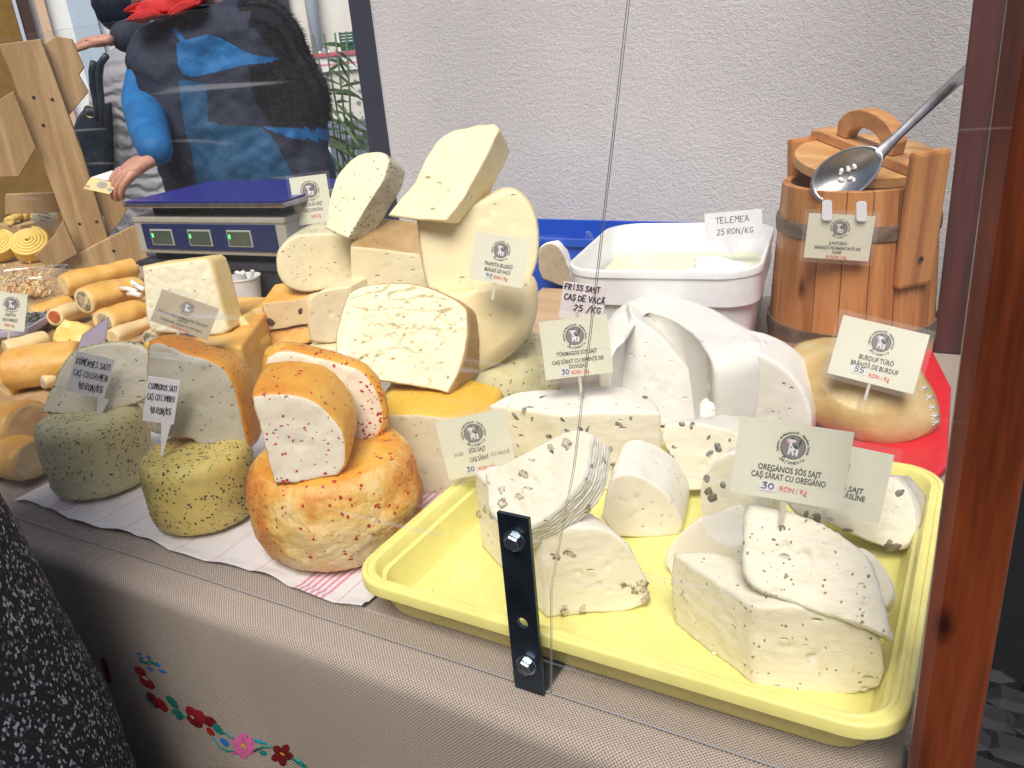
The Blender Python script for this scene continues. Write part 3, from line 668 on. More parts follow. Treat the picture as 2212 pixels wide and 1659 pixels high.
# embroidery, raised thread on the hanging front
def thread(name, c): return mat(name, [(.3, tuple(x * .55 for x in c)), (.7, c)], scale=400, rough=.55, bump=.6, bscale=700, bdist=.001, stretch=(1, 1, .25))
th_red, th_dred, th_pink, th_yel = thread('red_thread', (.36, .015, .02)), thread('dark_red_thread', (.2, .01, .012)), thread('pink_thread', (.78, .16, .42)), thread('yellow_thread', (.75, .42, .04))
th_blue, th_teal, th_cream = thread('blue_thread', (.03, .2, .65)), thread('teal_thread', (.01, .22, .19)), thread('cream_thread', (.6, .55, .42))
def on_cloth(x, y):
    d = ray(x, y).normalized(); ok, co, nn, i = cloth.ray_cast(CAM, d)
    if not ok: co = PY(x, y, .42); nn = V((0, -1, 0))
    if nn.dot(d) > 0: nn = -nn
    return co, nn
def petal(name, x, y, dx, dy, wd, m):
    """one satin-stitch leaf or petal from pixel (x,y) along (dx,dy), wd wide in pixels"""
    k = ZM['z8']; X, Y = k[0] + x * k[2], k[1] + y * k[2]; dx, dy, wd = dx * k[2], dy * k[2], wd * k[2]; L = math.hypot(dx, dy); qx, qy = -dy / L * wd, dx / L * wd
    bm = bmesh.new(); ring, n = [], 10
    for i in range(n):
        a = 6.2832 * i / n; u = .5 - .5 * math.cos(a); v = .5 * math.sin(a); co, nn = on_cloth(X + dx * u + qx * v, Y + dy * u + qy * v); ring.append(bm.verts.new(co + nn * .0004))
    co, nn = on_cloth(X + dx * .5, Y + dy * .5); c = bm.verts.new(co + nn * .0013)
    for i in range(n): bm.faces.new((ring[i], ring[(i + 1) % n], c))
    bmesh.ops.recalc_face_normals(bm, faces=bm.faces)
    return from_bm(bm, name, m, cloth, True)
def stem(pts, m=th_teal, r=.0011):
    q = []
    for x, y in D('z8', pts):
        co, nn = on_cloth(x, y); q.append(co + nn * .0006)
    tube('embroidered_stem', q, r, m, cloth, seg=6)
for x, y, dx, dy in ((700, 1065, 25, 14), (750, 1080, 24, 20), (803, 1118, 20, 22), (755, 1140, 34, 20), (815, 1155, 42, 16), (715, 1095, 18, -2)): petal('embroidered_petal', x, y, dx, dy, 16, th_blue)
for x, y, dx, dy in ((712, 1105, 60, 22), (760, 1105, 50, 28)): petal('embroidered_leaf', x, y, dx, dy, 14, th_teal)
for x, y, dx, dy, wd, m in ((690, 1140, 60, 45, 40, th_red), (715, 1190, 80, 60, 44, th_red), (725, 1185, 45, 30, 14, th_cream), (755, 1270, 60, 80, 46, th_dred), (800, 1300, 60, 70, 40, th_red), (775, 1305, 30, 22, 12, th_cream)): petal('embroidered_petal', x, y, dx, dy, wd, m)
for x, y, dx, dy, wd in ((855, 1285, 60, 70, 34), (880, 1360, 60, 30, 30), (905, 1395, 40, 5, 28), (1085, 1425, 60, 60, 36), (1110, 1465, 40, 18, 20), (1330, 1575, 42, 12, 26), (1505, 1615, 70, 40, 22)): petal('embroidered_leaf', x, y, dx, dy, wd, th_teal)
for x, y, dx, dy, wd, m in ((955, 1345, 60, 60, 50, th_red), (960, 1390, 80, 60, 44, th_dred), (1005, 1360, 50, 70, 46, th_red), (1040, 1400, 70, 40, 50, th_dred), (1060, 1450, 40, 45, 30, th_red), (975, 1375, 25, 40, 16, th_cream)): petal('embroidered_petal', x, y, dx, dy, wd, m)
petal('embroidered_petal', 1130, 1505, 45, 42, 30, th_blue); petal('embroidered_petal', 1145, 1518, 16, 16, 10, th_yel)
for a in range(6): petal('embroidered_petal', 1250, 1545, 68 * math.cos(a * 1.047 + .5), 68 * math.sin(a * 1.047 + .5), 52, th_pink)
petal('embroidered_petal', 1225, 1525, 55, 42, 26, th_yel)
for a in range(5): petal('embroidered_petal', 1447, 1590, 60 * math.cos(a * 1.257 + .2), 60 * math.sin(a * 1.257 + .2), 44, th_dred)
petal('embroidered_petal', 1425, 1570, 50, 32, 12, th_yel); petal('embroidered_leaf', 1285, 1510, 90, 26, 20, thread('light_teal_thread', (.03, .4, .48))); petal('embroidered_leaf', 1535, 1610, 22, 50, 18, thread('light_teal_thread', (.03, .4, .48)))
petal('embroidered_petal', 525, 1090, 40, 140, 34, th_dred)
stem([(735, 1255), (750, 1300), (790, 1340)]); stem([(930, 1380), (960, 1395)]); stem([(1090, 1490), (1130, 1550), (1170, 1570), (1210, 1565)]); stem([(1140, 1470), (1180, 1495), (1200, 1505)]); stem([(1300, 1570), (1345, 1550), (1400, 1548)]); stem([(1500, 1608), (1540, 1625)])

# white tea towel with pink stripes
def towel_mat():
    m, nt, p = newmat('towel_cotton'); uv = N(nt, 'ShaderNodeUVMap'); sp = N(nt, 'ShaderNodeSeparateXYZ'); nt.links.new(uv.outputs[0], sp.inputs[0])
    fac = None
    for x0, wd in [(-1.008 + k * .0075, .0014) for k in range(5)] + [(-.575 + k * .0075, .0018) for k in range(6)] + [(-.91, .0006), (-.86, .0006), (-.76, .0006), (-.70, .0006), (-.64, .0006), (-.52, .0006)]:
        a = N(nt, 'ShaderNodeMath', operation='COMPARE'); a.inputs[1].default_value = x0; a.inputs[2].default_value = wd; nt.links.new(sp.outputs[0], a.inputs[0])
        if fac is None: fac = a.outputs[0]
        else: q = N(nt, 'ShaderNodeMath', operation='MAXIMUM'); nt.links.new(fac, q.inputs[0]); nt.links.new(a.outputs[0], q.inputs[1]); fac = q.outputs[0]
    nz = N(nt, 'ShaderNodeTexNoise', i_Scale=600); nt.links.new(uv.outputs[0], nz.inputs['Vector'])
    ml = N(nt, 'ShaderNodeMath', operation='MULTIPLY'); nt.links.new(fac, ml.inputs[0]); nt.links.new(nz.outputs[0], ml.inputs[1])
    m2 = N(nt, 'ShaderNodeMath', operation='MULTIPLY'); m2.inputs[1].default_value = 1.5; nt.links.new(ml.outputs[0], m2.inputs[0])
    mx = N(nt, 'ShaderNodeMixRGB'); mx.inputs[1].default_value = (.74, .73, .76, 1); mx.inputs[2].default_value = (.66, .13, .33, 1); nt.links.new(m2.outputs[0], mx.inputs[0]); nt.links.new(mx.outputs[0], p.inputs['Base Color'])
    p.inputs['Roughness'].default_value = .9
    b = N(nt, 'ShaderNodeBump', i_Strength=.5, i_Distance=.001); nt.links.new(nz.outputs[0], b.inputs['Height']); nt.links.new(b.outputs[0], p.inputs['Normal'])
    return m
vs_, fs, uvs = [], [], []; NX, NY = 120, 50
for j in range(NY + 1):
    for i in range(NX + 1):
        u, v = i / NX, j / NY; x = -1.075 + u * .585; y = .492 + v * .28 + .004 * math.sin(u * 19) * (1 - v)
        z = T + .0035 + max(0, .0035 * fbm(V((x * 14, y * 14, 0)), 1)) + (.003 if v < .04 else 0) * abs(math.sin(u * 30))
        vs_.append((x, y, z)); uvs.append((x + .004 * noise.noise(V((x * 12, y * 12, 4))), y))
for j in range(NY):
    for i in range(NX): a = j * (NX + 1) + i; fs.append((a, a + 1, a + NX + 2, a + NX + 1))
me = bpy.data.meshes.new('tea_towel'); me.from_pydata(vs_, [], fs); ul = me.uv_layers.new()
for l in me.loops: ul.data[l.index].uv = uvs[l.vertex_index]
towel = link(me, 'tea_towel', None, True, (towel_mat(),)); tag(towel, 'white cotton tea towel with pink stripes under the whole cheese wheels', 'towel')

# ------------------------------------------------------------------ clear screens and bracket
SY = .466; SXT, SXB = -.196, -.270
def screen(label, pts):
    bm = bmesh.new(); a = [bm.verts.new((x, SY, z)) for x, z in pts]; f = bm.faces.new(a); r = bmesh.ops.extrude_face_region(bm, geom=[f])
    for q in r['geom']:
        if isinstance(q, bmesh.types.BMVert): q.co.y += .0014
    bmesh.ops.recalc_face_normals(bm, faces=bm.faces); bm.normal_update()
    for f in bm.faces: f.material_index = 0 if abs(f.normal.y) > .9 else 1
    o = from_bm(bm, 'plexiglass_screen', (plexi, plexi_edge)); return tag(o, label, 'screen')
# only the customer-side faces need the film: keep one face per sheet so the haze is not doubled
screen('scratched clear plexiglass screen along the stall front up to the bracket', [(-3.2, T + .003), (SXB, T + .003), (-.262, T + .11), (-.236, T + .22), (-.215, T + .34), (SXT, T + .452), (-.181, T + .544), (-3.2, T + .544)])
screen('short clear plexiglass screen between the bracket and the red-brown post', [(SXB + .0012, T + .003), (.002, T + .003), (.0065, T + .62), (-.1668, T + .62), (SXT + .0012, T + .452), (-.2138, T + .34), (-.2348, T + .22), (-.2608, T + .11)])
brk = empty('angle_bracket', (-.287, SY - .004, T)); tag(brk, 'dark zinc angle bracket bolting the clear screen to the table edge', 'bracket')
bm = bmesh.new()
bw, bh, bt = .0275, .172, .0035; cxb = -.2875
hole_z = .072
ring = [(cxb + .0048 * math.cos(6.2832 * k / 20), T + hole_z + .0048 * math.sin(6.2832 * k / 20)) for k in range(20)]
outer = []
for k in range(20):
    a = 6.2832 * k / 20; s = max(abs(math.cos(a)) / (bw / 2), abs(math.sin(a)) / .016); outer.append((cxb + math.copysign(bw / 2, math.cos(a)), T + hole_z + math.copysign(.016, math.sin(a))) if k % 10 in (3, 7) else (cxb + math.cos(a) / s, T + hole_z + math.sin(a) / s))
def grp(y): return [bm.verts.new((x, y, z)) for x, z in ring], [bm.verts.new((x, y, z)) for x, z in outer]
yA, yB = SY - .0008 - bt, SY - .0008
r1, o1 = grp(yA); r2, o2 = grp(yB)
for k in range(20):
    j = (k + 1) % 20; bm.faces.new((o1[k], o1[j], r1[j], r1[k])); bm.faces.new((o2[j], o2[k], r2[k], r2[j])); bm.faces.new((r1[k], r1[j], r2[j], r2[k]))
    if abs(outer[k][0] - outer[j][0]) < 1e-6: bm.faces.new((o1[j], o1[k], o2[k], o2[j]))
z0, z1 = T + hole_z - .016, T + hole_z + .016
bx(bm, cxb, (yA + yB) / 2, (T + .002 + z0) / 2, bw, bt, z0 - T - .002); bx(bm, cxb, (yA + yB) / 2, (z1 + T + bh) / 2, bw, bt, T + bh - z1)
bmesh.ops.remove_doubles(bm, verts=bm.verts, dist=1e-5); bmesh.ops.recalc_face_normals(bm, faces=bm.faces)
from_bm(bm, 'plate', zinc, brk)
box('foot', (cxb, SY + .022, T + .004), (bw, .042, .0035), zinc, brk, bev=.0008)
for bxz in (.150, .030):
    bl = empty('bolt', (cxb, yA, T + bxz)); keep_parent(bl, brk)
    lathe('washer', [(0, 0), (.0092, 0), (.0095, .0006), (.0092, .0014), (0, .0014)], bolt_m, (cxb, yA, T + bxz), bl, seg=28).rotation_euler = (R_(90), 0, 0)
    hx = lathe('hex_head', [(.0001, .0014), (.0072, .0014), (.0072, .0055), (.006, .0066), (.0001, .0066)], bolt_m, (cxb, yA, T + bxz), bl, seg=6, smooth=False); hx.rotation_euler = (R_(90), R_(17), 0)

# ------------------------------------------------------------------ yellow tray
def tub_shell(name, cx, cy, z0, w_, d_, h, r, m, lip=.008, th=.003, slope=.012, rot=0, parent=None, wide_lip=0, step=False):
    """open rounded tub: outside wall, rolled rim, inside wall, floor"""
    def ring(inset, z, rr):
        ww, dd = w_ / 2 - inset, d_ / 2 - inset; p = []
        for sx, sy, a in ((1, -1, -90), (1, 1, 0), (-1, 1, 90), (-1, -1, 180)):
            for k in range(9): t = R_(a + 90 * k / 8); p.append(V((sx * (ww - rr) + rr * math.cos(t), sy * (dd - rr) + rr * math.sin(t), z)))
        return p
    rw = lip + wide_lip
    prof = [(rw + slope + .012, 0, r), (rw + slope + .004, .0008, r), (rw + slope, .006, r)]
    if step: prof += [(rw + slope * .35, h * .66, r), (rw - .003, h * .665, r), (rw - .003, h - .02, r), (rw - .003, h - .013, r)]
    else: prof += [(rw, h - .012, r)]
    prof += [(rw - .001, h - .011, r), (0.0005, h - .0125, r + .006), (0, h - .012, r + .006), (0, h - .0022, r + .006), (.0006, h - .0008, r + .006), (.002, h, r + .005), (.0045, h, r + .005), (.0055, h - .0016, r + .004), (.0045 + wide_lip, h - .0016, r + .003), (.0055 + wide_lip, h - .0003, r + .003), (lip + wide_lip, h - .0006, r), (rw + .0015, h - .003, r)]
    if not step: prof += [(rw + .004, h - .012, r), (rw + .0075, h - .014, r)]
    prof += [(rw + slope + th, th + .007, r), (rw + slope + th + .004, th + .001, r), (rw + slope + th + .012, th, r), (min(w_, d_) / 2 - .02, th, .01)]
    bm = bmesh.new(); rows = []
    M = Matrix.Translation((cx, cy, z0)) @ Matrix.Rotation(rot, 4, 'Z')
    for ins, z, rr in prof: rows.append([bm.verts.new(M @ p) for p in ring(ins, z, max(.006, rr - ins * .3))])
    n = len(rows[0])
    for A, B in zip(rows, rows[1:]):
        for k in range(n): bm.faces.new((A[k], A[(k + 1) % n], B[(k + 1) % n], B[k]))
    bm.faces.new(rows[-1]); bm.faces.new(rows[0][::-1]); bmesh.ops.recalc_face_normals(bm, faces=bm.faces)
    return crisp(from_bm(bm, name, m, parent, True))
TX0, TX1, TY0, TY1 = -.492, -.006, .478, .884
tray = tub_shell('plastic_tray', (TX0 + TX1) / 2, (TY0 + TY1) / 2, T + .0006, TX1 - TX0, TY1 - TY0, .05, .035, tray_y, lip=.008, wide_lip=.004, slope=.010)
tag(tray, 'shallow yellow plastic tray holding the salty white cheese wedges', 'tray')
TF = .0045                                  # tray floor above the table

# ================================================================== CHEESES
TW = .0075                                   # top of the towel
def wheel(name, X, Y, R, H, top, rind, z0=0, edge=.016, bulge=.035, **k):
    return loft(name, disc(X, Y, T + z0 + H, R * .96), V((0, 0, -H)), top, rind, rind, edge=edge, edge_b=edge * .8, bulge=bulge, rings=k.pop('rings', 40 if 'rcrack' in k else 14), **k)
def floor_face(a, b, z, lean=0):
    A, B = PZ(*a, z), PZ(*b, z); n = (B - A).cross(V((0, 0, 1))).normalized()
    if n.dot(CAM - A) < 0: n = -n
    e = R_(lean); n = (n * math.cos(e) + V((0, 0, 1)) * math.sin(e)).normalized()
    return A, B, n
GW = 'whole cheese wheels along the front of the stall'
c1 = wheel('whole_cheese', -.993, .574, .068, .099, pale_green, pale_green, TW, amp=.0012, freq=40); tag(c1, 'whole pale green cheese wheel full of caraway seeds', 'cheese')
scatter(c1, 620, m_seed, (.0016, .0034), 'caraway_seeds', asp=3.2, seed=2)
c2 = wheel('whole_cheese', -.785, .566, .066, .088, yellow_green, yellow_green, TW, amp=.0012, freq=40); tag(c2, 'whole yellow-green cheese wheel speckled with dried savory', 'cheese')
scatter(c2, 760, m_herb, (.0010, .0028), 'herb_flecks', asp=1.6, seed=3)
c3 = wheel('whole_cheese', -.595, .592, .0945, .107, chili_top, chili_rind, TW, amp=.0024, freq=36, edge=.026, bulge=.045, crumb=.0005, res=260, grid=.003, rcrack=.0011); tag(c3, 'large orange cheese wheel with red chili flakes and cracked rind', 'cheese')
scatter(c3, 380, m_chili, (.0010, .0032), 'chili_flakes', asp=1.4, seed=4)
scatter(c3, 90, m_herb, (.0008, .0016), 'herb_flecks', asp=2, seed=5)

# half wheels and wedges standing on the front wheels
A = PZ(190, 893, .1035); n = nrm(35, 14)
h1 = traced('cheese_half', 'd', [(86, 893), (102, 860), (120, 815), (150, 768), (185, 748), (250, 738), (300, 742), (322, 758), (332, 800), (326, 850), (308, 868), (270, 880), (225, 893), (150, 897)], A, n, sax(A, 200, 820, 8, -10, .05), white_cut, pale_green, amp=.001, crumb=.0006, pits=14, bulge=.03, taper=.85, edge=.005)
tag(h1, 'white caraway cheese half with its cut face forward on the pale green wheel', 'cheese'); scatter(h1, 46, m_seed, (.001, .0024), 'caraway_seeds', slots=(0,), asp=3, seed=6); scatter(h1, 160, m_seed, (.001, .0026), 'caraway_seeds', slots=(1,), asp=3, seed=7)
A = PZ(470, 975, .084); n = nrm(38, 12)
h2 = traced('cheese_half', 'z4', [(105, 215), (112, 130), (165, 120), (260, 150), (340, 190), (440, 215), (520, 250), (580, 300), (630, 400), (660, 520), (690, 660), (700, 740), (655, 797), (560, 770), (420, 735), (360, 700), (250, 690), (130, 660), (104, 520)], A, n, sax(A, 440, 860, 50, -30, .06), grey_cut, orange_rind, amp=.001, crumb=.0006, pits=24, bulge=.05, taper=.92, edge=.006, ribs=0)
tag(h2, 'savory cheese half with grey cut face and bright orange rind on the yellow-green wheel', 'cheese'); scatter(h2, 90, m_herb2, (.0008, .002), 'herb_flecks', slots=(0,), seed=8); scatter(h2, 150, m_herb, (.0008, .0022), 'herb_flecks', slots=(1,), asp=2.4, seed=9)
A = PZ(800, 958, .108); n = nrm(30, 14)
h4 = traced('cheese_half', 'z4', [(775, 270), (785, 200), (850, 165), (930, 160), (1090, 195), (1250, 240), (1370, 280), (1440, 350), (1490, 450), (1520, 560), (1500, 660), (1450, 725), (1390, 740), (1300, 735), (1150, 690), (900, 640), (790, 500)], A, n, sax(A, 700, 850, 8, -30, .05), pink_cut, chili_top, amp=.0012, crumb=.0007, pits=12, bulge=.04, taper=.9, edge=.011)
tag(h4, 'rear chili cheese half with pinkish cut face at the back of the orange wheel', 'cheese'); scatter(h4, 46, m_chili, (.001, .0026), 'chili_flakes', slots=(0,), asp=1.4, seed=10); scatter(h4, 90, m_chili, (.001, .003), 'chili_flakes', slots=(1,), asp=1.4, seed=11)
scatter(h4, 110, m_chili, (.001, .003), 'chili_flakes', asp=1.4, seed=31, where=lambda c: c.x > PP(*D('z4', [(1360, 400)])[0], A, n).x)
A = PZ(650, 1043, .112); n = nrm(36, 8)
h3 = traced('cheese_wedge', 'z4', [(718, 440), (800, 428), (900, 425), (1030, 445), (1120, 490), (1190, 560), (1250, 640), (1275, 740), (1270, 850), (1230, 915), (1115, 930), (1000, 955), (850, 962), (810, 800), (770, 650), (740, 540)], A, n, V((-.035, .062, .008)), cheese('chili_white_cut', (.78, .70, .56), (.86, .80, .68), bump=.35, bscale=110), chili_top, amp=.001, crumb=.0006, pits=12, bulge=.03, taper=1.0, edge=.004)
tag(h3, 'front chili cheese wedge with white cut face standing on the orange wheel', 'cheese'); scatter(h3, 60, m_chili, (.001, .0026), 'chili_flakes', slots=(0,), asp=1.5, seed=12); scatter(h3, 80, m_chili, (.001, .003), 'chili_flakes', slots=(1,), asp=1.4, seed=13)

# mound in the middle
A = PZ(930, 1072, 0); n = nrm(22, 3)
k1 = loft('cheese_half', [PP(x, y, A, n) for x, y in ((800, 1072), (800, 905), (820, 893), (900, 893), (1000, 903), (1060, 920), (1070, 940), (1070, 1072))], V((-.05, .11, 0)), cheese('sandy_cut', (.66, .56, .40), (.76, .67, .50), bump=.4), mat('yellow_rind', [(.3, (.72, .42, .03)), (.7, (.82, .56, .10))], scale=14, bump=.4, bscale=200, sss=.15), amp=.0008, edge=.006, pits=30, crumb=.0005)
tag(k1, 'cheese half with sandy pitted cut face and yellow top between chili wheel and tray', 'cheese'); scatter(k1, 70, m_herb, (.0008, .0022), 'herb_flecks', seed=14)
wh = wheel('whole_cheese', -.63, .945, .125, .105, pale_green, pale_green, 0, edge=.03, amp=.0015, freq=30); tag(wh, 'pale green speckled herb cheese wheel lying under the stacked cream cheeses', 'cheese'); scatter(wh, 520, m_herb2, (.0012, .0034), 'herb_flecks', asp=1.8, seed=15)
A = PZ(968, 850, .108); n = nrm(33, 32)
k2 = traced('cheese_wedge', 'z5', [(540, 1020), (620, 985), (740, 968), (900, 970), (1060, 1020), (1190, 1100), (1205, 1180), (1200, 1290), (1160, 1450), (1095, 1575), (990, 1550), (770, 1515), (600, 1480), (470, 1400), (470, 1270), (490, 1180)], A, n, V((-.01, .075, -.035)), holey_cut, tan_rind_shade, res=170, grid=.0016, amp=.0009, pits=70, pitr=(.0014, .0036), cracks=.0075, crumb=.0005, taper=.93, edge=.004)
tag(k2, 'cream cheese piece with cracked holey cut face leaning on the mound', 'cheese'); scatter(k2, 60, m_herb2, (.0006, .0015), 'herb_flecks', slots=(0,), seed=16)
A = PZ(1020, 818, .100); n = nrm(38, 18)
k3 = traced('cheese_half', 'z5', [(1030, 1010), (1150, 960), (1300, 930), (1500, 890), (1575, 930), (1600, 1020), (1596, 1130), (1560, 1250), (1490, 1330), (1400, 1405), (1300, 1460), (1215, 1500), (1208, 1350), (1203, 1190), (1120, 1090)], A, n, sax(A, 1090, 700, -10, -6, .07), cream_rind, cream_rind, edge=.022, amp=.0014, freq=26, taper=.85, caps=10, cap_dome=.012)
tag(k3, 'cream cheese half with smooth bulging rind below the upright cream half', 'cheese')
A = PZ(950, 630, .205); n = nrm(30, 16)
k4 = traced('cheese_half', 'z5', [(925, 625), (1040, 600), (1180, 560), (1290, 510), (1400, 457), (1480, 470), (1550, 540), (1585, 640), (1592, 760), (1580, 860), (1545, 960), (1400, 950), (1250, 955), (1130, 1000), (1060, 1020), (985, 1002), (960, 900), (945, 800), (932, 700)], A, n, sax(A, 1040, 520, -2, -10, .06), cream_cut, cream_rind, edge=.004, amp=.0006, pits=26, bulge=.05, taper=.95)
tag(k4, 'upright cream cheese half with flat cut face above the bulging half', 'cheese')
A = PZ(962, 478, .30); n = nrm(18, 36)
k5 = traced('cheese_wedge', 'z5', [(760, 597), (830, 510), (905, 420), (945, 340), (985, 260), (1030, 190), (1110, 137), (1220, 107), (1350, 98), (1372, 125), (1330, 220), (1290, 300), (1230, 410), (1170, 520), (1080, 628), (1000, 624), (920, 620), (840, 610)], A, n, sax(A, 1020, 350, 46, 30, .055), cream_cut, cream_rind, edge=.003, amp=.0014, freq=35, pits=16, crumb=.0004, taper=.86)
tag(k5, 'topmost cream cheese wedge crowning the mound above the upright half', 'cheese')
A = PZ(752, 516, .225); n = nrm(20, 34)
k6 = traced('cheese_wedge', 'z5', [(420, 665), (430, 590), (440, 520), (480, 390), (540, 310), (600, 265), (680, 247), (745, 255), (772, 290), (740, 400), (690, 480), (640, 560), (590, 645), (545, 723), (480, 700)], A, n, sax(A, 800, 420, 44, 20, .045), cheese('herb_cream_cut', (.78, .69, .44), (.85, .78, .54)), herb_rind, edge=.003, amp=.0008, pits=14, taper=.92)
tag(k6, 'tall herb cheese wedge with grey mouldy rind leaning beside the weighing scale', 'cheese'); scatter(k6, 50, m_herb, (.0008, .0022), 'herb_flecks', slots=(0,), seed=17); scatter(k6, 170, m_herb, (.001, .003), 'herb_flecks', slots=(1,), seed=18)
A = PZ(675, 632, .125); n = nrm(36, 8)
k7 = traced('cheese_half', 'z5', [(145, 880), (150, 800), (200, 735), (300, 698), (450, 692), (555, 702), (600, 800), (590, 900), (560, 985), (400, 1010), (300, 1022), (200, 990), (160, 940)], A, n, V((-.02, .085, .006)), cheese('herb_cream_cut', (.76, .67, .43), (.83, .76, .53)), herb_rind, edge=.006, amp=.0008, bulge=.04)
tag(k7, 'rounded herb cheese half lying under the tall herb wedge', 'cheese'); scatter(k7, 60, m_herb, (.0007, .002), 'herb_flecks', slots=(0,), seed=19); scatter(k7, 120, m_herb, (.001, .003), 'herb_flecks', slots=(1,), seed=20)
A = PZ(840, 625, .135); n = nrm(28, 6)
k8 = traced('cheese_block', 'z5', [(555, 765), (700, 778), (830, 795), (945, 810), (965, 910), (982, 1010), (760, 1030), (560, 1030), (556, 900)], A, n, V((-.03, .10, .028)), cream_cut, tan_rind_shade, edge=.003, amp=.0006, pits=8)
tag(k8, 'cream cheese block, its top browned for shade, wedged in the middle of the mound', 'cheese')
A = PZ(700, 735, .075); n = nrm(38, 10)
k9 = traced('cheese_half', 'z5', [(312, 1150), (325, 1080), (360, 1030), (440, 1000), (555, 985), (580, 1100), (560, 1200), (520, 1290), (420, 1300), (340, 1290), (325, 1210)], A, n, V((-.01, .075, 0)), cheese('cream_cut_b', (.72, .60, .38), (.80, .69, .46)), cream_rind, edge=.004, amp=.0006, pits=8)
tag(k9, 'small cream cheese half tucked between orange blocks and the holey piece', 'cheese')
# core pieces that carry the mound, only glimpsed between the others
cr = wheel('whole_cheese', -.97, 1.135, .118, .1235, cream_rind, cream_rind, 0, edge=.02); tag(cr, 'plain cream cheese wheel under the herb cheese half and cream block', 'cheese')
cr2 = wheel('whole_cheese', -.67, .985, .085, .092, cream_rind, cream_rind, .1055, edge=.02); tag(cr2, 'plain cream cheese wheel hidden behind the upright cream half', 'cheese')
ks = box('cheese_block', (-.935, 1.0, T + .034), (.07, .09, .066), cream_rind, bev=.006); tag(ks, 'low cream cheese block under the small cream half', 'cheese')
kb = box('wooden_board', (-1.09, 1.05, T + .0075), (.12, .16, .0125), rack_wood); tag(kb, 'thin wooden board under the glossy smoked block', 'board')
# smoked stuffed blocks
A = PZ(*D('r4', [(420, 780)])[0], .066); n = nrm(38, 6)
b1 = traced('smoked_block', 'r4', [(285, 385), (560, 350), (840, 318), (1030, 255), (1030, 680), (820, 700), (620, 745), (400, 775), (350, 600)], A, n, V((-.02, .06, .018)), cheese('stuffed_cut', (.66, .50, .28), (.76, .60, .36)), smoked, edge=.002, amp=.0004)
tag(b1, 'smoked cheese block stuffed with meat, dark rounds in its cut face', 'cheese'); embed(b1, 'meat_round', 'r4', [(420, 650), (850, 500)], .0075, flat('meat', (.10, .045, .05), rough=.5), flatn=.2, elong=1.2, rough=.2)
A = PZ(*D('r4', [(650, 960)])[0], .04); n = nrm(38, 20)
b2 = traced('smoked_block', 'r4', [(235, 860), (400, 790), (640, 755), (1000, 690), (1020, 900), (960, 960), (560, 1010), (260, 1130)], A, n, V((-.01, .07, -.012)), smoked, smoked, edge=.004, amp=.0008)
tag(b2, 'orange smoked cheese block with glossy rind under the stuffed block', 'cheese')
A = PZ(*D('r4', [(250, 850)])[0], .062); n = nrm(45, 10)
b3 = traced('smoked_block', 'r4', [(10, 570), (150, 480), (300, 420), (340, 600), (350, 810), (235, 850), (60, 790)], A, n, V((-.04, .06, 0)), cheese('stuffed_cut', (.6, .5, .3), (.7, .6, .36)), smoked, edge=.004, amp=.0006); embed(b3, 'meat_round', 'r4', [(300, 790)], .007, flat('meat', (.10, .045, .05)), flatn=.2)
tag(b3, 'smaller stuffed smoked cheese piece beside the paper cup', 'cheese')
A = PZ(540, 755, .06); n = nrm(45, 18)
b4 = traced('cheese_wedge', 'r4', [(-120, 780), (-20, 560), (40, 590), (140, 720), (230, 860), (285, 990), (240, 1130), (130, 1050), (-60, 950)], A, n, V((-.03, .05, -.01)), cheese('buttery_cut', (.80, .68, .34), (.86, .76, .44)), yellow_cheese, edge=.004, amp=.0004)
tag(b4, 'small buttery yellow cheese wedge peeking behind the savory half', 'cheese')
# cream block with rind
A = PZ(400, 722, .11); n = nrm(45, 22)
k10 = traced('cheese_block', 'z3', [(1098, 690), (1200, 672), (1400, 650), (1600, 622), (1640, 660), (1700, 880), (1745, 1050), (1785, 1185), (1715, 1225), (1500, 1220), (1170, 1205), (1130, 1080), (1115, 900)], A, n, sax(A, 400, 630, 40, -14, .05), holey_cut, mat('cream_yellow_rind', [(.3, (.76, .56, .22)), (.7, (.85, .70, .38))], scale=10, bump=.2, sss=.15), res=120, grid=.0022, amp=.0008, cracks=.002, edge=.006, taper=.98)
tag(k10, 'crumbly cream cheese block with pale yellow rind behind the savory half', 'cheese')
sup = loft('cheese_block', [PZ(x, y, .10) for x, y in ((310, 742), (520, 748), (600, 640), (380, 640))], V((0, 0, -.098)), smoked, smoked, edge=.006); tag(sup, 'smoked cheese slab carrying the crumbly cream block', 'cheese')

# ------------------------------------------------------------------ salty white cheeses in the tray
G = None
A0, B0, n = floor_face(D('b1', [(1120, 1532)])[0], D('b1', [(1650, 1480)])[0], TF, 6)
left = PZ(*D('b1', [(700, 1130)])[0], TF)
w1 = traced('cheese_wedge', 'b1', [(1120, 1534), (1105, 1300), (1090, 1045), (1240, 1000), (1400, 1005), (1500, 1030), (1580, 1090), (1640, 1180), (1690, 1280), (1712, 1370), (1710, 1445), (1600, 1490), (1350, 1515)], A0, n, (left - A0) + V((0, .01, .0)), white_cut, white_rind, edge=.004, amp=.0012, freq=40, crumb=.0013, pits=22, ribs=0, caps=9)
tag(w1, 'lower walnut cheese wedge standing on the tray floor behind the bracket', 'cheese')
embed(w1, 'walnut_piece', 'b1', [(1600, 1350), (1640, 1380), (1680, 1370), (1700, 1420), (1660, 1330), (1330, 1475), (1230, 1500), (1170, 1165), (1245, 1160), (870, 1200), (900, 1240), (790, 1230), (830, 1310), (760, 900), (790, 930), (885, 1350), (720, 920), (1560, 1330), (1400, 1500)], .0048, m_walnut, flatn=.22, rough=.75)
A = PZ(*D('b1', [(900, 1065)])[0], .098); n = nrm(8, 42)
